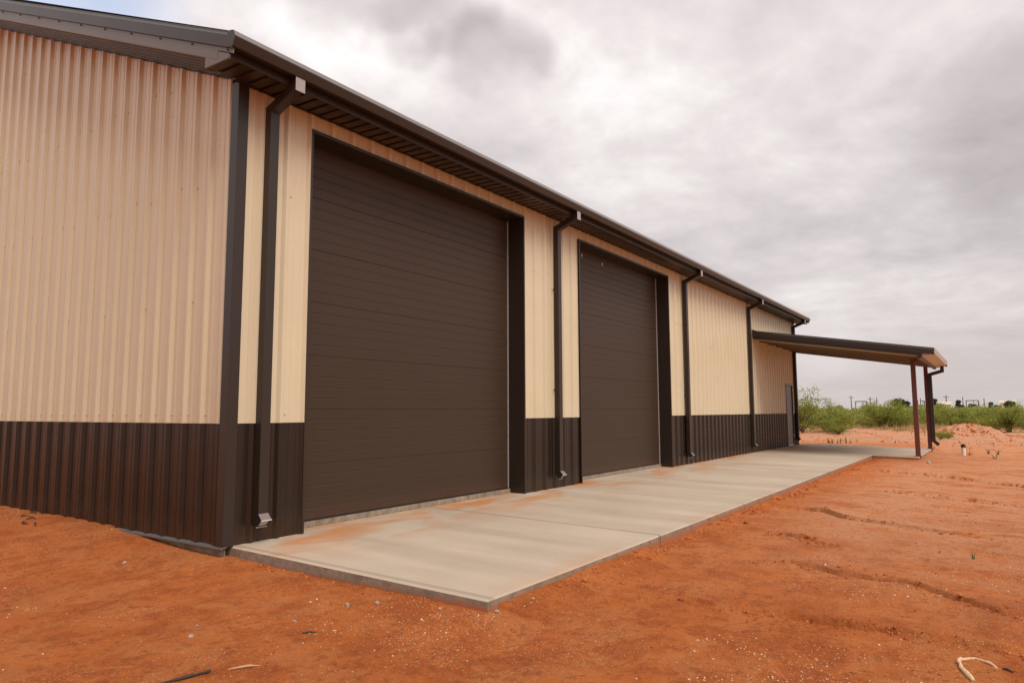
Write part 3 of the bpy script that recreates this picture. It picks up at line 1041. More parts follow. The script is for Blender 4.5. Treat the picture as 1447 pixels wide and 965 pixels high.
def downspout_parts(parent, x, top_y, top_z, wall_y, elbow_z, bot_z, gutter_z):
    yc = wall_y - DD / 2
    path = [(x, top_y, gutter_z), (x, top_y, top_z), (x, yc, elbow_z), (x, yc, bot_z)]
    mb = MB().sweep_rect(path, DW, DD)
    pipe = mb.build('downspout', TRIM, parent, bevel=.004, weld=True)
    # kick-out elbow: open sheet metal end
    d = Vector((0, -.67, -.74)).normalized()
    p0 = Vector((x, yc, bot_z + .004)); p1 = p0 + Vector((0, 0, -.03)); p2 = p1 + d * .10
    me = MB().sweep_rect([p0, p1, p2], DW + .006, DD + .006, (True, False))
    e = me.build('kick_out', TRIM, pipe, weld=True)
    # mouth plate stands for the lit bare inside; front face painted sky-lit pale
    mi = MB().sweep_rect([p2 - d * .020, p2 - d * .012], DW + .002, DD + .002)
    mi.build('kick_out_mouth', GALV, pipe)
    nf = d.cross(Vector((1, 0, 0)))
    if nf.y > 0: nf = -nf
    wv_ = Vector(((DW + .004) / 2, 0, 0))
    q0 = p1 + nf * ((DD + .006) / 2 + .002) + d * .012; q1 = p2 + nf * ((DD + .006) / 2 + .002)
    MB().poly(q0 - wv_, q0 + wv_, q1 + wv_, q1 - wv_).poly(q0 - wv_ - nf * .002, q1 - wv_ - nf * .002, q1 - wv_, q0 - wv_).build('kick_out_sky_face', ELBOW_LIT, pipe)
    rim = MB()
    nrm = Vector((1, 0, 0)).cross(d)
    for a, b, w, h in ((0, .5, DW + .012, .006), (0, -.5, DW + .012, .006)):
        c = p2 + nrm * (b * (DD + .006))
        q = [c + Vector((sx * w / 2, 0, 0)) + nrm * (sy * h / 2) + d * sz * .004 for sx, sy, sz in
             ((-1, -1, -1), (1, -1, -1), (1, 1, -1), (-1, 1, -1), (-1, -1, 1), (1, -1, 1), (1, 1, 1), (-1, 1, 1))]
        i = len(rim.v); rim.v += [tuple(k) for k in q]
        for f in ((3, 2, 1, 0), (4, 5, 6, 7), (0, 1, 5, 4), (1, 2, 6, 5), (2, 3, 7, 6), (3, 0, 4, 7)):
            rim.f.append(tuple(i + k for k in f))
    rim.build('kick_out_rim', GALV, pipe)
    return pipe


for x in DS:
    pipe = downspout_parts(bld, x, -.462, 4.515, -.036, 4.365, .285, 4.63)
    # pale outlet plate on the outer face of the drop
    MB().box(x - DW / 2 - .003, x + DW / 2 + .003, -.462 - DD / 2 - .006, -.462 - DD / 2 - .002, 4.462, 4.632).build('outlet_plate', CAPM, pipe)
    for z in (1.6, 3.3):
        mb = MB().box(x - DW / 2 - .02, x + DW / 2 + .02, -.037, -.034, z, z + .03)
        mb.build('strap', TRIM, pipe)

# overhead doors
def overhead_door(x0, x1):
    trim = empty('overhead_door', (x0, 0, 0))
    trim.parent = bld
    loc = lambda mb, n, m, **k: mb.build(n, m, trim, **k)
    w = x1 - x0
    # jamb and header flashings: face flange, return, reveal
    t = .03
    for s in (0, 1):
        X = (lambda a: a) if s == 0 else (lambda a: w - a)
        P = [(X(0), -.040), (X(t), -.040), (X(t), .262), (X(t - .012), .262), (X(t - .012), -.026), (X(0), -.026)]
        if s: P = P[::-1]
        loc(MB().extrude(P, .002, DOOR_T, axis='z'), 'door_jamb', TRIM, weld=True)
    P = [(-.0405, DOOR_T + .006), (-.0405, DOOR_T - t), (.262, DOOR_T - t), (.262, DOOR_T - t + .012), (-.026, DOOR_T - t + .012), (-.026, DOOR_T + .006)]
    loc(MB().extrude(P, .0015, w - .0015, axis='x'), 'door_header', TRIM, weld=True)
    # seals
    for s in (0, 1):
        a = t + .001 if s == 0 else w - t - .026
        loc(MB().box(a, a + .025, .246, .266, .066, DOOR_T - t), 'weather_seal', SEAL)
        b = t + .0265 if s == 0 else w - t - .030
        loc(MB().box(b, b + .0035, .244, .266, .066, DOOR_T - t), 'seal_retainer', GALV)
    loc(MB().box(t, w - t, .250, .275, DOOR_T - t - .022, DOOR_T - t), 'weather_seal', SEAL)
    loc(MB().box(t + .01, w - t - .01, .252, .285, .062, .078), 'bottom_seal', SEAL)
    # seven sections, each stamped with five shallow ribs
    zb, zt = .078, DOOR_T - t - .004
    ns = 7
    hs = (zt - zb) / ns
    base = None
    for k in range(ns):
        z0 = zb + hs * k
        if base is None:
            P = []
            nr = 5
            for r in range(nr):
                a = hs * r / nr; h = hs / nr
                g = .005 if r else .003
                P += [(.2655, a), (.262, a + g), (.262, a + h - .008), (.2650, a + h - .003)]
            P += [(.268, hs - .0012), (.31, hs - .0012), (.31, 0)]
            mb = MB().extrude([(p[0], p[1]) for p in P], t + .012, w - t - .012, axis='x')
            base = mb.build('door_section', DOORM, trim, weld=True)
            base.location = (0, 0, z0)
        else:
            c = link_copy(base, trim)
            c.location = (0, 0, z0)
    return trim


od1 = overhead_door(*D1)
od2 = overhead_door(*D2)
od1['label'] = 'brown ribbed overhead door nearest the corner'
od2['label'] = 'brown ribbed overhead door farther along the wall'

for i, (x_, z_, r_) in enumerate(((7.56, 4.23, .032), (8.42, 4.205, .030))):
    import bmesh
    rs_ = random.Random(i + 90)
    bm = bmesh.new(); bmesh.ops.create_icosphere(bm, subdivisions=2, radius=r_)
    for v_ in bm.verts:
        v_.co *= rs_.uniform(.8, 1.15); v_.co.y *= .5; v_.co.z *= 1.25
    me_ = bpy.data.meshes.new('mud_nest'); bm.to_mesh(me_); bm.free(); me_.materials.append(PALEMUD)
    o_ = bpy.data.objects.new('mud_nest', me_); col.objects.link(o_); o_.location = (x_, .257, z_)
    tag(o_, ['pale mud nest at the top left of the farther overhead door', 'smaller pale mud nest right of the first one on the farther door'][i], 'nest')

# walk door under the canopy
wd = empty('entry_door', (22.0, 0, 0)); wd.parent = bld
MB().box(.06, .94, -.012, .03, .05, 2.14).build('door_leaf', GREYDOOR, wd, bevel=.003)
MB().box(0, .055, -.046, .08, .004, 2.2).build('door_frame', TRIM, wd)
MB().box(.945, 1.0, -.046, .08, .004, 2.2).build('door_frame', TRIM, wd)
MB().box(.055, .945, -.046, .08, 2.145, 2.2).build('door_frame', TRIM, wd)
MB().box(.055, .945, -.03, .2, .004, .045).build('threshold', GALV, wd)
for z in (.3, 1.12, 1.95):
    MB().tube([(.943, -.045, z), (.943, -.045, z + .11)], .011, 8).build('hinge', GALV, wd)
MB().tube([(.14, -.012, 1.0), (.14, -.07, 1.0), (.25, -.075, 1.0)], .011, 8).build('handle', GALV, wd)
MB().box(22.02, 22.98, .10, .12, 0, 2.2).build('door_backing', SEAL, bld)

# fasteners: small screw heads in the pans beside the ribs
sg = MB(); sf = MB(); sw = MB()


def screw(mb, p, ax):
    d = Vector((-1, 0, 0)) if ax == 'x' else Vector((0, -1, 0))
    p = Vector(p)
    mb.tube([p, p + d * .004, p + d * .009], [.010, .010, .005], 6)


gy = C_G
for n in range(0, 28):
    y = C_G + n * FT
    for j, z in enumerate((1.24, 2.35, 3.55, 4.8, 6.1)):
        zz = z + (.05 * ((n * 7) % 3) if j else 0)
        if zz < gtop(y) - .1 and (j == 0 or n % 3 == j % 3 or n % 3 == 1):
            screw(sg, (-.0045, y - .062, zz), 'x')
            if j == 0:
                screw(sg, (-.0045, y + .062, zz), 'x')
    for z in (.16, .72):
        screw(sw, (-.0005, y - .062, z), 'x')
for n in range(-2, 75):
    x = C_F + n * FT
    if x < .15 or x > L_BLD - .15: continue
    ind = D1[0] - .03 < x < D1[1] + .08 or D2[0] - .03 < x < D2[1] + .08
    for j, z in enumerate((1.24, 2.35, 3.55)):
        if not ind and (j == 0 or n % 3 == j % 3):
            screw(sf, (x + .064, -.0045, z), 'y')
    if not ind:
        for z in (.16, .72):
            screw(sw, (x + .064, -.0005, z), 'y')
tag(sg.build('fastener', SCREW, bld), kind='stuff')
tag(sf.build('fastener', SCREW, bld), kind='stuff')
tag(sw.build('fastener', BROWN, bld), kind='stuff')

# ------------------------------------------------------------------ porch canopy
CX0, CX1 = 17.95, 24.55
cn = empty('porch_canopy', (19.5, -4.2, -.1), 'open lean-to porch roof with brown fascia on two dark red posts', 'canopy')
cn_off = Vector((-19.5, 4.2, .1))


class CB(MB):
    def build(self, name, mat, parent=None, **k):
        if parent is None or parent is cn:
            parent = cn
        self.v = [tuple(Vector(v) + cn_off) for v in self.v]
        return MB.build(self, name, mat, parent, **k)


czt = lambda y: 3.735 + .1655 * (y + .05)       # top of the fascia
czs = lambda y: 3.475 + .1655 * (y + .05)       # underside
n = int((CX1 - CX0) / .9144) + 1
for k in range(n):
    a = CX0 + .03 + .9144 * k; b = min(a + .9144, CX1 - .03)
    if b - a < .02: continue
    for nm, zf, mat, sgn, y1 in (('canopy_roof_panel', lambda y: czt(y) - .05, TRIM, 1, -4.83), ('canopy_soffit_panel', czs, GALVTAN, -1, -4.55)):
        mb = CB()
        P = prof_points(a, b, .1, .028 if sgn > 0 else .05)
        for y in (-.045, y1):
            for t_, d in P:
                mb.v.append((t_, y, zf(y) + sgn * d + (.05 if sgn < 0 else 0)))
        m_ = len(P)
        for q in range(m_ - 1):
            mb.f.append((q, q + 1, m_ + q + 1, m_ + q))
        mb.build(nm, mat)
for x, s in ((CX0, -1), (CX1, 1)):
    def sw_(prof, name, mat, y0=-.046, y1=-4.85):
        mb = CB(); n_ = len(prof)
        for y in (y0, y1):
            for dx, dz in prof:
                mb.v.append((x + s * dx, y, czt(y) + dz))
        for k in range(n_):
            j = (k + 1) % n_
            mb.f.append((k, j, n_ + j, n_ + k))
        mb.f.append(tuple(range(n_))[::-1]); mb.f.append(tuple(range(n_, 2 * n_)))
        return mb.build(name, mat, weld=True)
    sw_([(-.09, .004), (-.03, 0), (.0, -.062), (-.002, -.185), (-.02, -.19), (-.09, -.06)], 'canopy_fascia', TRIM)
    sw_([(-.022, -.18), (-.020, -.262), (-.06, -.266), (-.06, -.18)], 'canopy_fascia_return', TRIM, y1=-4.56)
for xr in (18.75, 19.75, 20.75, 21.75, 22.75, 23.75):
    mb = CB()
    for y in (-.06, -4.43):
        for dx, dz in ((-.03, -.055), (.03, -.055), (.03, .03), (-.03, .03)):
            mb.v.append((xr + dx, y, czs(y) + dz))
    for k in range(4):
        j = (k + 1) % 4
        mb.f.append((k, j, 4 + j, 4 + k))
    mb.f.append((3, 2, 1, 0)); mb.f.append((4, 5, 6, 7))
    mb.build('rafter', RAFTER)
# wall flashing at the top
CB().extrude([(-.034, 3.735), (-.06, 3.735), (-.16, 3.715), (-.16, 3.70), (-.034, 3.77)], CX0, CX1 - .6).build('wall_flashing', TRIM)
# eave beam on the posts, gutter
zb_ = czs(-4.2)
CB().box(CX0 + .1, CX1 - .1, -4.525, -4.44, czs(-4.5) - .07, czs(-4.5) + .02).build('eave_beam', PRIMER)
g0 = czs(-4.55)
CB().extrude([(-4.552, g0 + .02), (-4.556, g0 - .012), (-4.80, g0 + .055), (-4.835, g0 + .075), (-4.87, czt(-4.85) - .015), (-4.80, czt(-4.85) - .012), (-4.552, g0 + .17)],
             CX0 + .055, CX1 - .005).build('canopy_gutter', GUTTAN)
CB().extrude([(-4.534, g0 + .006), (-4.549, g0 - .02), (-4.551, g0 + .02)], CX0 + .06, CX1 - .06).build('soffit_edge_trim', GALV)
PW = .125
for px in (19.62, 24.42):
    zt_ = zb_ + .02
    zp = gh(px, -4.2) - .05
    post = CB().box(px - PW / 2, px + PW / 2, -4.2 - PW / 2, -4.2 + PW / 2, max(zp, -.4), zt_).build('post', PRIMER, bevel=.01)
    CB().box(px - .11, px + .11, -4.31, -4.09, pad_z(-4.2) + .001, pad_z(-4.2) + .014).build('base_plate', PRIMER, post)
# downspout down the far post
px = 24.33
path = [(px, -4.70, g0 + .06), (px, -4.70, g0 - .13), (px, -4.325, g0 - .24), (px, -4.325, .20), (px, -4.47, .06)]
dsp = CB().sweep_rect(path, .13, .11).build('downspout', TRIM, bevel=.004, weld=True)

# ------------------------------------------------------------------ things on the ground
# gravel: pale chips scattered in drifts
def build_gravel():
    rs = np.random.RandomState(5)
    octv = np.array([(1, 0, 0), (-1, 0, 0), (0, 1, 0), (0, -1, 0), (0, 0, 1), (0, 0, -1)], float)
    octf = np.array([(0, 2, 4), (2, 1, 4), (1, 3, 4), (3, 0, 4), (2, 0, 5), (1, 2, 5), (3, 1, 5), (0, 3, 5)])
    M = 260000
    # denser close to the camera's patch of ground, thinning out along the apron
    x = np.concatenate([rs.uniform(-3.2, 5, int(M * .72)), rs.uniform(5, 14, int(M * .28))])
    y = rs.uniform(-7.5, 5.5, len(x))
    ok = ~((x > .0) & (y > -3.06)) & ~((x > -.04) & (y > 0))
    den = np.clip(fbm(x + 40, y, 1.3, 5, .6) * 1.7 + .12, 0.06, 1) ** 1.3
    den *= .25 + .75 * sstep((3.4 - np.hypot(x - 1.0, y + 4.6)) / 2.4) + .15
    ok &= rs.rand(len(x)) < den
    sel = rs.permutation(np.flatnonzero(ok))[:75000]
    x = x[sel]; y = y[sel]
    k = len(x)
    s = np.clip(.0031 * np.exp(rs.normal(0, .5, k)), .0016, .012)
    z = ground_h(x, y) + s * .12
    sc3 = s[:, None] * rs.uniform(.55, 1.35, (k, 3)); sc3[:, 2] *= .7
    V = octv[None] * sc3[:, None, :] * rs.uniform(.7, 1.2, (k, 6, 1))
    a = rs.uniform(0, 6.28, k); ca, sa = np.cos(a), np.sin(a)
    vx = V[..., 0] * ca[:, None] - V[..., 1] * sa[:, None]; vy = V[..., 0] * sa[:, None] + V[..., 1] * ca[:, None]
    tl = rs.uniform(-.5, .5, k)[:, None]
    V = np.stack([vx + x[:, None], vy + y[:, None], V[..., 2] + vx * tl * .4 + z[:, None]], -1).reshape(-1, 3)
    Fc = (octf[None] + (np.arange(k) * 6)[:, None, None]).reshape(-1, 3)
    me = bpy.data.meshes.new('gravel')
    me.vertices.add(len(V)); me.vertices.foreach_set('co', V.ravel())
    me.loops.add(Fc.size); me.loops.foreach_set('vertex_index', Fc.ravel())
    me.polygons.add(len(Fc)); me.polygons.foreach_set('loop_start', np.arange(0, Fc.size, 3))
    me.polygons.foreach_set('loop_total', np.full(len(Fc), 3))
    me.update(calc_edges=True)
    me.materials.append(STONE)
    o = bpy.data.objects.new('gravel', me); col.objects.link(o)
    tag(o, 'pale gravel chips scattered over the red soil', 'gravel', kind='stuff')


build_gravel()


def build_crumbs():
    rs = np.random.RandomState(15)
    octv = np.array([(1, 0, 0), (-1, 0, 0), (0, 1, 0), (0, -1, 0), (0, 0, 1), (0, 0, -1)], float)
    octf = np.array([(0, 2, 4), (2, 1, 4), (1, 3, 4), (3, 0, 4), (2, 0, 5), (1, 2, 5), (3, 1, 5), (0, 3, 5)])
    parts = []
    # loose crumbs over the near soil
    x = rs.uniform(-3.0, 9, 42000); y = rs.uniform(-7.2, 4.5, 42000)
    keep = (rs.rand(42000) < np.clip(.25 + 1.4 * fbm(x, y + 60, 1.0, 4, .6), .05, 1)) & ~((x > .0) & (y > -3.07)) & ~((x > -.05) & (y > 0))
    parts.append((x[keep], y[keep], np.clip(.0042 * np.exp(rs.normal(0, .5, keep.sum())), .002, .014)))
    # crumbled edge of the cut along the apron
    x = rs.uniform(.3, 19, 2200); y = -3.09 - np.abs(rs.normal(0, .13, 2200))
    parts.append((x, y, np.clip(.0055 * np.exp(rs.normal(0, .7, 2200)), .002, .035)))
    x = -np.abs(rs.normal(0, .07, 260)) + .04; y = rs.uniform(-3.05, -.05, 260)
    parts.append((x, y, np.clip(.007 * np.exp(rs.normal(0, .5, 260)), .003, .025)))
    # scarp edges
    for pts, amp in SCARPS[:6]:
        n_ = 220
        yy = rs.uniform(pts[-1][0], pts[0][0], n_)
        xx = np.interp(yy, [p[0] for p in pts][::-1], [p[1] for p in pts][::-1]) + rs.normal(-.05, .07, n_)
        parts.append((xx, yy, np.clip(.008 * np.exp(rs.normal(0, .5, n_)), .003, .025)))
    # clods on the heap and the graded ground
    x = rs.normal(44.6, 1.8, 700); y = rs.normal(-4.8, 1.5, 700)
    parts.append((x, y, np.clip(.03 * np.exp(rs.normal(0, .6, 700)), .012, .12)))
    x = rs.uniform(27, 50, 900); y = rs.uniform(-10, 4, 900)
    parts.append((x, y, np.clip(.025 * np.exp(rs.normal(0, .5, 900)), .01, .09)))
    x = np.concatenate([p[0] for p in parts]); y = np.concatenate([p[1] for p in parts]); s_ = np.concatenate([p[2] for p in parts])
    k = len(x)
    z = ground_h(x, y) + s_ * .15
    V = octv[None] * (s_[:, None] * rs.uniform(.6, 1.4, (k, 3)))[:, None, :] * rs.uniform(.65, 1.2, (k, 6, 1))
    a = rs.uniform(0, 6.28, k)[:, None]; ca, sa = np.cos(a), np.sin(a)
    V = np.stack([V[..., 0] * ca - V[..., 1] * sa + x[:, None], V[..., 0] * sa + V[..., 1] * ca + y[:, None], V[..., 2] * .8 + z[:, None]], -1).reshape(-1, 3)
    Fc = (octf[None] + (np.arange(k) * 6)[:, None, None]).reshape(-1, 3)
    me = bpy.data.meshes.new('soil_crumbs')
    me.vertices.add(len(V)); me.vertices.foreach_set('co', V.ravel())
    me.loops.add(Fc.size); me.loops.foreach_set('vertex_index', Fc.ravel())
    me.polygons.add(len(Fc)); me.polygons.foreach_set('loop_start', np.arange(0, Fc.size, 3))
    me.polygons.foreach_set('loop_total', np.full(len(Fc), 3))
    me.update(calc_edges=True)
    me.materials.append(CRUMB)
    o = bpy.data.objects.new('soil_crumbs', me); col.objects.link(o)
    tag(o, 'loose red soil crumbs and clods lying on the bare ground', 'soil', kind='stuff')


build_crumbs()


def lump(name, mat, x, y, size, label, cat, seed, flat=.6, group=None):
    """broken angular chunk: a jittered, faceted hull sunk a little into the soil"""
    import bmesh
    rs = random.Random(seed)
    bm = bmesh.new()
    bmesh.ops.create_icosphere(bm, subdivisions=2, radius=1)
    for _ in range(7):   # chop planes give flat broken faces
        nrm = Vector((rs.gauss(0, 1), rs.gauss(0, 1), rs.gauss(0, .8))).normalized()
        d = rs.uniform(.45, .8)
        for v in bm.verts:
            q = v.co.dot(nrm) - d
            if q > 0:
                v.co -= nrm * q
    ax = (rs.uniform(.8, 1.3), rs.uniform(.6, 1.0), flat)
    for v in bm.verts:
        v.co = Vector((v.co.x * ax[0], v.co.y * ax[1], v.co.z * ax[2])) * size * (1 + rs.uniform(-.05, .05))
    me = bpy.data.meshes.new(name); bm.to_mesh(me); bm.free()
    me.materials.append(mat)
    o = bpy.data.objects.new(name, me); col.objects.link(o)
    o.location = (x, y, gh(x, y) + size * flat * .35)
    o.rotation_euler = (rs.uniform(-.3, .3), rs.uniform(-.3, .3), rs.uniform(0, 6))
    tag(o, label, cat, group)
    return o


lump('concrete_chunk', RUBBLE, .135, -2.40, .036, 'flat pale concrete crumb left of the rubble by the apron corner', 'rubble', 1, .4)
lump('concrete_chunk', RUBBLE, .17, -2.56, .042, 'larger grey concrete lump lying against the apron side', 'rubble', 2, .7)
lump('concrete_chunk', RUBBLE, .155, -2.68, .030, 'small grey lump right of the larger concrete lump by the apron', 'rubble', 3, .7)
lump('concrete_chunk', RUBBLE, .10, -3.10, .026, 'broken concrete bit lying right at the apron corner', 'rubble', 4, .6)
lump('concrete_chunk', RUBBLE, .48, -3.16, .024, 'little dark lump by the apron just right of its corner', 'rubble', 5, .6)
lump('rock', RUBBLE, -.392, -2.117, .020, 'upright grey pebble midway between apron corner and gravel', 'rock', 6, 1.1)
lump('rock', RUBBLE, -.243, -2.274, .022, 'rough grey pebble just right of the upright grey pebble', 'rock', 7, .8)
lump('rock', RUBBLE, -.80, -2.05, .015, 'small bluish grey pebble on smooth red soil', 'rock', 8, .8)
lump('rock', RUBBLE, -1.208, -1.553, .018, 'pale grey pebble left of the smooth bare patch', 'rock', 9, .6)
lump('rock', RUBBLE, -1.355, -1.73, .017, 'dark cored pebble below the pale grey pebble', 'rock', 10, .8)
lump('rock', RUBBLE, -.60, .62, .030, 'pale clod lying in front of the gable foundation', 'rock', 12, .5)
for i, (x, y, s) in enumerate([(7.2, -3.22, .045), (7.6, -3.2, .05), (8.1, -3.25, .06), (8.7, -3.22, .05), (9.4, -3.25, .05), (10.1, -3.27, .06), (5.9, -3.26, .035), (5.1, -3.4, .05)]):
    lump('soil_clod', DIRT, x, y, s, 'crumbled red soil clod along the long apron edge', 'clod', 40 + i, .6, 'soil clods along the apron edge')
lump('rock', RUBBLE, 18.3, -4.55, .09, 'rough grey stone by the foot of the near canopy post', 'rock', 60, .5)


def stick(name, pts, rad, mat, label, cat, seg=8):
    """tube resting on the soil; pts are (x, y, lift)"""
    base = Vector((pts[0][0], pts[0][1], gh(pts[0][0], pts[0][1])))
    rr = rad if isinstance(rad, list) else [rad] * len(pts)
    rs_ = random.Random(int(pts[0][0] * 1000))
    fine_, fr = [], []
    for (p_, q_), (r0, r1) in zip(zip(pts[:-1], pts[1:]), zip(rr[:-1], rr[1:])):
        for k in range(4):
            f_ = k / 4
            fine_.append(tuple(a_ + (b_ - a_) * f_ for a_, b_ in zip(p_, q_))); fr.append((r0 + (r1 - r0) * f_) * rs_.uniform(.75, 1.22))
    fine_.append(pts[-1]); fr.append(rr[-1])
    jit = max(rr) * .22
    rr = fr
    P = [Vector((x + rs_.uniform(-jit, jit), y + rs_.uniform(-jit, jit), gh(x, y) + l + r * .55)) - base for (x, y, l), r in zip(fine_, rr)]
    o = MB().tube(P, rr, seg).build(name, mat, loc=base)
    return tag(o, label, cat)


stick('stick', [(-1.90, -2.33, 0), (-1.80, -2.36, .004), (-1.72, -2.385, .006), (-1.646, -2.402, .008)], [.007, .009, .0085, .008], DARKWOOD, 'dark straight stick at the bottom left edge', 'stick')
stick('wood_splinter', [(-1.575, -2.46, 0), (-1.53, -2.50, .004), (-1.48, -2.535, .004), (-1.43, -2.565, 0)], [.004, .010, .008, .002], PALEWOOD, 'thin bleached wood splinter right of the dark stick', 'splinter', 5)
stick('stick', [(-.935, -2.30, 0), (-.905, -2.33, .002), (-.87, -2.36, 0)], [.005, .008, .003], DARKWOOD, 'short dark twig on the red soil left of the apron', 'stick', 6)
root = [(.684, -5.885, 0), (.776, -5.852, 0), (.844, -5.828, .004), (.933, -5.814, .006), (.998, -5.809, .004), (1.033, -5.828, 0), (1.081, -5.855, -.002), (1.102, -5.886, -.002), (1.088, -5.918, 0), (1.059, -5.951, .003), (1.021, -5.979, 0), (.999, -5.995, -.004)]
stick('dead_root', root, [.010, .015, .0105, .0105, .013, .010, .008, .007, .007, .009, .010, .005], BARK, 'pale curled dry root lying at the bottom right', 'root', 7)
stick('stick', [(1.005, -6.019, 0), (.994, -6.043, .003), (.974, -6.07, 0)], [.004, .008, .004], DARKWOOD, 'short dark twig right of the pale curled root', 'stick', 6)
for i, (x, y) in enumerate([(-.12, 3.9), (-.25, 3.75), (-.33, 3.45), (-.45, 3.2), (-.40, 3.0)]):
    rs = random.Random(i)
    stick('leaf_scrap', [(x, y, 0), (x + rs.uniform(-.05, .05), y - .05, .02), (x + rs.uniform(-.07, .07), y - .12, .002)], [.004, .011, .003], DARKWOOD,
          'dark curled leaf scrap on the soil before the gable wall', 'leaf scrap', 5)['group'] = 'leaf scraps by the gable wall'


def blades(mb, x, y, z, n, h, spread, rs, w=.006):
    for _ in range(n):
        a = rs.uniform(0, 6.28); hh = h * rs.uniform(.5, 1.05); le = spread * rs.uniform(.2, 1)
        r0 = rs.uniform(0, .25) * spread
        bx, by = x + math.cos(a) * r0, y + math.sin(a) * r0
        dx, dy = math.cos(a), math.sin(a)
        px, py = -dy * w / 2, dx * w / 2
        pts = []
        for k in range(4):
            t = k / 3
            cx, cy, cz = bx + dx * le * t * t, by + dy * le * t * t, z + hh * (t - .25 * t * t * le / max(h, .01))
            pts.append((cx, cy, cz, 1 - t * .95))
        i = len(mb.v)
        for cx, cy, cz, q in pts:
            mb.v += [(cx - px * q, cy - py * q, cz), (cx + px * q, cy + py * q, cz)]
        for k in range(3):
            mb.f.append((i + 2 * k, i + 2 * k + 1, i + 2 * k + 3, i + 2 * k + 2))


def tuft(x, y, n, h, sp, mat, label, seed, w=.006, group=None):
    rs = random.Random(seed)
    mb = MB(); blades(mb, 0, 0, -.01, n, h, sp, rs, w)
    o = mb.build('grass_tuft', mat, loc=(x, y, gh(x, y)))
    return tag(o, label, 'grass', group)


tuft(4.434, -5.813, 15, .125, .075, GREENBLADE, 'upright green grass tuft alone on the bare soil at right', 1, .007)
tuft(4.50, -5.525, 5, .075, .05, GREENBLADE, 'tiny sparse grass sprig left of the upright green tuft', 2, .005)
for i, (x, y, h) in enumerate([(29.2, -.05, .32), (29.25, -.22, .26), (29.3, -.40, .27), (29.35, -.52, .3), (29.5, -.72, .34), (29.55, -.88, .27)]):
    tuft(x, y, 8, h, .09, GREENBLADE, 'low grass sprig in a row just behind the far apron edge', 20 + i, .035, 'grass sprigs behind the far apron edge')
tuft(30.4, -2.5, 9, .18, .12, GREENBLADE, 'lone low grass sprig behind the apron left of the near post', 30, .03)
for i, (x, y, h) in enumerate([(24.6, -5.85, .22), (24.4, -6.12, .28)]):
    tuft(x, y, 12, h, .16, GREENBLADE, ['low clump of weeds just right of the white pipe stub', 'thin sprig standing right of the weed clump by the pipe'][i], 33 + i, .03)
tuft(21.6, -6.05, 13, .30, .22, DRYGRASS, 'sparse upright straw coloured tuft farthest right of the pipe', 36, .028)
tuft(23.0, -5.35, 5, .25, .3, GREENBLADE, 'weed sprig leaning out behind the white pipe stub', 37, .035)

# white drain stub
px_, py_ = 22.68, -5.22
zg = gh(px_, py_)
ps = empty('pipe_stub', (px_, py_, zg), 'short white plastic pipe stub with dark cap standing in the soil', 'pipe')
MB().tube([(0, 0, -.05), (0, 0, .26)], .057, 16).build('pipe', PVC, ps, smooth=False)
mb = MB().tube([(0, 0, .262), (0, 0, .345)], .070, 16); mb.tube([(0, 0, .345), (0, 0, .372)], .03, 4)
mb.build('cap', SEAL, ps)

# ------------------------------------------------------------------ scrub and trees
def shrub_meshes(seed, h, r, n_stem, n_leaf, leaf, mat, sparse=0.0, round_=False):
    rs = random.Random(seed)
    st = MB(); lf = MB()
    tips = []
    for k in range(n_stem):
        a = rs.uniform(0, 6.28); q = rs.uniform(.25, 1)
        top = Vector((math.cos(a) * r * q, math.sin(a) * r * q, h * (rs.uniform(.55, 1.0) * math.sqrt(max(.12, 1 - .75 * q * q)))))
        b = Vector((rs.uniform(-.1, .1), rs.uniform(-.1, .1), -.05))
        mid = b.lerp(top, .5) + Vector((rs.uniform(-.15, .15), rs.uniform(-.15, .15), h * .12))
        st.tube([b, b.lerp(mid, .5) + Vector((rs.uniform(-.05, .05),) * 3), mid, top], [.035, .026, .018, .006], 5)
        tips.append((top, 1.0)); tips.append((mid, .8))
        for j in range(rs.randint(3, 5)):
            o = b.lerp(top, rs.uniform(.35, .95))
            d = Vector((rs.gauss(0, 1), rs.gauss(0, 1), rs.uniform(-.3, 1))).normalized() * r * rs.uniform(.25, .55)
            e = o + d
            if e.z < .08: e.z = rs.uniform(.08, .3)
            st.tube([o, o.lerp(e, .5) + Vector((0, 0, .04)), e], [.012, .008, .003], 4)
            tips.append((e, .7)); tips.append((o.lerp(e, .6), .6))
    tips = [t for t in tips if rs.random() > sparse]
    for _ in range(n_leaf):
        c, w = tips[rs.randrange(len(tips))]
        s = .105 * r * w + .035
        p = c + Vector((rs.gauss(0, s), rs.gauss(0, s), rs.gauss(0, s * .75)))
        if p.z < .03: continue
        d = Vector((rs.gauss(0, 1), rs.gauss(0, 1), rs.gauss(0, .7) - .25)).normalized()
        u = d.cross(Vector((rs.gauss(0, 1), rs.gauss(0, 1), rs.gauss(0, 1)))).normalized()
        l = leaf * rs.uniform(.6, 1.5); wd_ = l * rs.uniform(.28, .5)
        lf.poly(p - d * l * .5, p + u * wd_ * .5, p + d * l * .5, p - u * wd_ * .5)
    return st.mesh('shrub_stems', TWIG), lf.mesh('shrub_leaves', mat)


VAR = [shrub_meshes(100, 1.7, 1.4, 13, 6500, .085, LEAF),
       shrub_meshes(101, 1.5, 1.7, 14, 6500, .085, LEAF),
       shrub_meshes(102, 1.9, 1.2, 12, 6000, .085, LEAF),
       shrub_meshes(103, 1.3, 1.5, 15, 5200, .085, LEAF)]
VARF = [shrub_meshes(110 + k, 1.8, 1.6, 11, 3200, .15, LEAF_FAR) for k in range(4)]
TREEM = shrub_meshes(120, 2.5, 1.9, 10, 6500, .095, LEAF, .22)


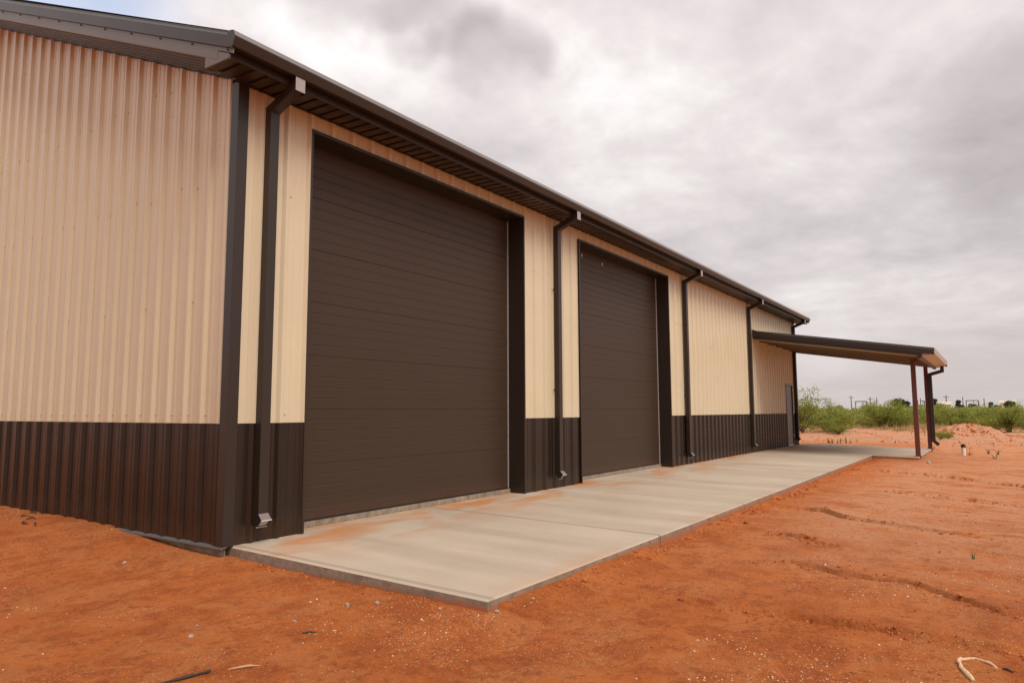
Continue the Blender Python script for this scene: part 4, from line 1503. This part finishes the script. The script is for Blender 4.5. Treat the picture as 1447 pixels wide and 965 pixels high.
def put_shrub(var, x, y, s, label, group=None, name='mesquite_shrub', cat='shrub', rz=None, sz=1.0):
    o = empty(name, (x, y, gh(x, y) - .02), label, cat, group)
    o.scale = (s, s, s * sz)
    o.rotation_euler = (0, 0, random.Random(int(x * 31 + y * 17)).uniform(0, 6.28) if rz is None else rz)
    for nm, me in zip(('stems', 'crown'), var):
        c = bpy.data.objects.new(nm, me); col.objects.link(c); c.parent = o
    return o


put_shrub(TREEM, 39.2, 3.1, 1.0, 'tallest open branched mesquite beside the far end of the building', name='mesquite_tree', cat='tree', rz=.6)
put_shrub(VAR[3], 37.2, 3.9, .55, 'low dense green bush at the foot of the far building corner')
put_shrub(VAR[1], 39.6, 1.7, .78, 'leaning bushy mesquite right of the tallest one, branches near the ground')
put_shrub(VAR[3], 38.3, 1.05, .42, 'small spreading bush at the right foot of the leaning mesquite')
put_shrub(VAR[0], 44.0, 4.4, 1.05, 'full mesquite behind the tallest open branched one')
put_shrub(VAR[3], 47.5, 1.9, .40, 'little round bush in the red gap between the mesquites')
put_shrub(VAR[0], 50.0, .15, 1.22, 'broad bright green mesquite left of the near canopy post')
put_shrub(VAR[1], 52.0, -1.0, 1.05, 'broad mesquite directly left of the near canopy post')
put_shrub(VAR[2], 56.0, .6, 1.25, 'tall feathery mesquite behind the broad bright green one')
put_shrub(VAR[3], 35.4, -3.95, .30, 'tiny dark green bush by the downspout of the far post')
put_shrub(VAR[2], 37.5, -4.15, .24, 'tiny round bush between the far post and the dirt heap')
put_shrub(VAR[0], 52.5, -6.9, 1.10, 'large dense mesquite at the right flank of the dirt heap')
put_shrub(VAR[1], 52.0, -8.2, .95, 'dense low mesquite cut by the right edge')
put_shrub(VAR[1], 57.0, -6.2, 1.15, 'mesquite directly behind the dirt heap on its right')
put_shrub(VAR[0], 55.0, -3.9, 1.0, 'mesquite directly behind the dirt heap on its left')
put_shrub(VAR[3], 58.0, -2.5, 1.15, 'wide mesquite showing between the two canopy posts')

rs = random.Random(77)
cnt = 0
fwd = Vector((F.x, F.y))
for row, (d0, d1, nn, s0, s1) in enumerate([(62, 74, 19, .8, 1.1), (74, 95, 34, .85, 1.25), (95, 135, 40, .9, 1.3), (135, 210, 50, 1.0, 1.4)]):
    for k in range(nn):
        ang = R(-1.5 + (k + rs.uniform(.1, .9)) / nn * 16.5 - 10.2)     # fan of open country seen past the building's end
        d = rs.uniform(d0, d1)
        x = CAM.x + d * math.cos(ang + R(7.5)); y = CAM.y + d * math.sin(ang + R(7.5))
        put_shrub(VARF[(k * 3 + row) % 4], x, y, rs.uniform(s0, s1), ['pale green mesquite in the first loose row of the scrub plain', 'pale green mesquite in the second row of the scrub plain', 'small pale green mesquite well out on the scrub plain', 'tiny pale green mesquite farthest out under the skyline'][row], ['first row of plain mesquites', 'second row of plain mesquites', 'mesquites well out on the plain', 'farthest mesquites on the plain'][row], sz=rs.uniform(.7, 1.0))


def build_drygrass():
    rs2 = random.Random(9)
    mb = MB()
    def patch(cx, cy, sx, sy, n, h):
        for _ in range(n):
            x, y = rs2.gauss(cx, sx), rs2.gauss(cy, sy)
            blades(mb, x, y, gh_fast(x, y), 5, h * rs2.uniform(.6, 1.2), .25, rs2, .02)
    cache = {}
    def gh_fast(x, y):
        k = (round(x, 1), round(y, 1))
        if k not in cache: cache[k] = gh(*k)
        return cache[k]
    patch(50, -2.0, 3.0, 1.0, 480, .55)
    patch(46.5, -1.2, 2.0, .9, 260, .38)
    patch(47, 1.2, 1.6, .6, 110, .4)
    patch(52, 3.1, 2.2, .9, 150, .45)
    patch(43, 2.3, 1.5, .8, 90, .35)
    patch(60, 0, 5, 4, 220, .5)
    patch(47, -8.5, 2, 1.5, 40, .3)
    o = mb.build('dry_grass', DRYGRASS)
    tag(o, 'straw coloured dry grass among the mesquites behind the canopy', 'grass', kind='stuff')


build_drygrass()

# far trees
def crown(seed, r, h, n, leaf):
    rs = random.Random(seed)
    lf = MB(); tr = MB()
    tr.tube([(0, 0, -.2), (.05, 0, h * .25), (0, .1, h * .55)], [r * .12, r * .09, r * .04], 6)
    cs = []
    for _ in range(16):
        a = rs.uniform(0, 6.28); q = rs.uniform(0, .75) * r
        cs.append((Vector((math.cos(a) * q, math.sin(a) * q, h * rs.uniform(.28, .82))), r * rs.uniform(.25, .45)))
    for c, s in cs:
        tr.tube([(0, 0, h * .25), c], [r * .05, r * .012], 4)
    for _ in range(n):
        c, s = cs[rs.randrange(len(cs))]
        d = Vector((rs.gauss(0, 1), rs.gauss(0, 1), rs.gauss(0, .8))).normalized() * s * rs.uniform(.55, 1.05)
        p = c + d
        u = Vector((rs.gauss(0, 1), rs.gauss(0, 1), rs.gauss(0, 1))).normalized()
        v = u.cross(d).normalized()
        l = leaf * rs.uniform(.6, 1.4)
        lf.poly(p - u * l * .5, p + v * l * .3, p + u * l * .5, p - v * l * .3)
    return tr.mesh('tree_trunk', TWIG), lf.mesh('tree_crown', LEAF_DARK)


CR = [crown(300, 2.6, 5.4, 3500, .38), crown(301, 2.2, 4.6, 3000, .38), crown(302, 1.7, 5.2, 2600, .34)]


def far_at(u, dist):
    d = F + R2 * ((u - 723.5) / 985.336) - U2 * ((579 - 482.5) / 985.336)
    d2 = Vector((d.x, d.y)).normalized()
    return CAM.x + d2.x * dist, CAM.y + d2.y * dist


def far_tree(u, dist, k, s, label, sz=1.0):
    x, y = far_at(u, dist)
    o = empty('shade_tree', (x, y, -.25), label, 'tree')
    o.scale = (s, s, s * sz)
    for nm, me in zip(('trunk', 'crown'), CR[k]):
        c = bpy.data.objects.new(nm, me); col.objects.link(c); c.parent = o
    return o


far_tree(1272, 222, 0, .92, 'dark round crowned tree on the skyline left of the near post')
far_tree(1281, 226, 1, .98, 'lower dark crowned tree joined to the round one left of the near post')
far_tree(1188, 260, 1, .72, 'small dark tree on the skyline above the leaning mesquite')
far_tree(1320, 232, 2, 1.0, 'slender dark tree just right of the far post')
far_tree(1328, 236, 1, .80, 'flat dark tree right of the slender one by the far post')
far_tree(1354, 240, 2, .92, 'ragged dark tree standing in the middle of the skyline right of the posts')
far_tree(1359, 240, 1, .72, 'low dark tree touching the ragged one on its right')
far_tree(1376, 228, 1, .74, 'dark ball shaped tree framed by the steel gantry')
far_tree(1400, 240, 2, .78, 'narrow dark tree right of the steel gantry')
far_tree(1411, 238, 1, .66, 'low spreading dark tree right of the narrow one')
far_tree(1429, 245, 0, .80, 'wide flat dark tree above the right cream shed')


def pole(u, dist, h, label, arms=True):
    x, y = far_at(u, dist)
    o = empty('utility_pole', (x, y, -.25), label, 'pole')
    MB().tube([(0, 0, 0), (0, 0, h)], [.17, .13], 8).build('shaft', POLEWOOD, o)
    if arms:
        a = MB().box(-.06, .06, -.9, .9, h - .75, h - .6)
        a.build('crossarm', POLEWOOD, o)
        i = MB()
        for q in (-.8, -.4, .4, .8):
            i.tube([(0, q, h - .6), (0, q, h - .35)], .05, 6)
        i.build('insulators', GALV, o)


pole(1203.5, 300, 7.0, 'tall utility pole nearest the building end on the skyline')
pole(1230.5, 310, 6.6, 'utility pole just right of the left steel gantry')
pole(1239.5, 320, 6.6, 'plain utility pole second right of the left steel gantry', False)
pole(1297.6, 330, 5.6, 'thin utility pole close behind the near post', False)
pole(1301.5, 330, 6.3, 'thin utility pole between the two canopy posts', False)
pole(1338, 300, 6.8, 'utility pole over the left cream shed')
pole(1361.5, 320, 6.4, 'thin pole left of the right steel gantry', False)
pole(1391.5, 320, 5.8, 'thin pole right of the right steel gantry', False)


def gantry(u0, u1, dist, h, label):
    x0, y0 = far_at(u0, dist); x1, y1 = far_at(u1, dist)
    o = empty('steel_gantry', (x0, y0, -.25), label, 'gantry')
    dx, dy = x1 - x0, y1 - y0
    for q, w in ((0, .16), (.6, .09), (1, .2)):
        MB().tube([(dx * q, dy * q, 0), (dx * q, dy * q, h)], w, 6).build('upright', POLEWOOD, o)
    MB().tube([(0, 0, h), (dx, dy, h)], .17, 6).build('top_beam', POLEWOOD, o)


gantry(1209.5, 1225.5, 300, 4.8, 'low steel gantry on the skyline left of the utility pole pair')
gantry(1366, 1383.5, 300, 4.75, 'steel gantry on the skyline right of the posts around a ball shaped tree')
gantry(1301.5, 1307, 310, 4.9, 'narrow steel gantry glimpsed between the canopy posts')

SHED = paint('cream_shed_steel', (.52, .45, .34), .6)


def shed(u0, u1, dist, h, label):
    x0, y0 = far_at(u0, dist); x1, y1 = far_at(u1, dist)
    o = empty('shed', (x0, y0, -.25), label, 'shed')
    dx, dy = x1 - x0, y1 - y0
    l = math.hypot(dx, dy)
    o.rotation_euler = (0, 0, math.atan2(dy, dx))
    MB().box(0, l, -5, 0, 0, h - .6).build('wall', SHED, o)
    MB().extrude([(-5.2, h - .6), (-2.5, h + .25), (.2, h - .6), (.2, h - .72), (-5.2, h - .72)], -.2, l + .2).build('roof', SHED, o)
    mb = MB().box(l * .3, l * .55, .001, .03, .1, h * .6); mb.build('door', GREYDOOR, o)


shed(1318, 1344, 265, 3.8, 'low cream shed right of the far canopy post on the skyline')
shed(1414, 1436, 275, 4.2, 'low cream shed under the wide flat tree at far right')
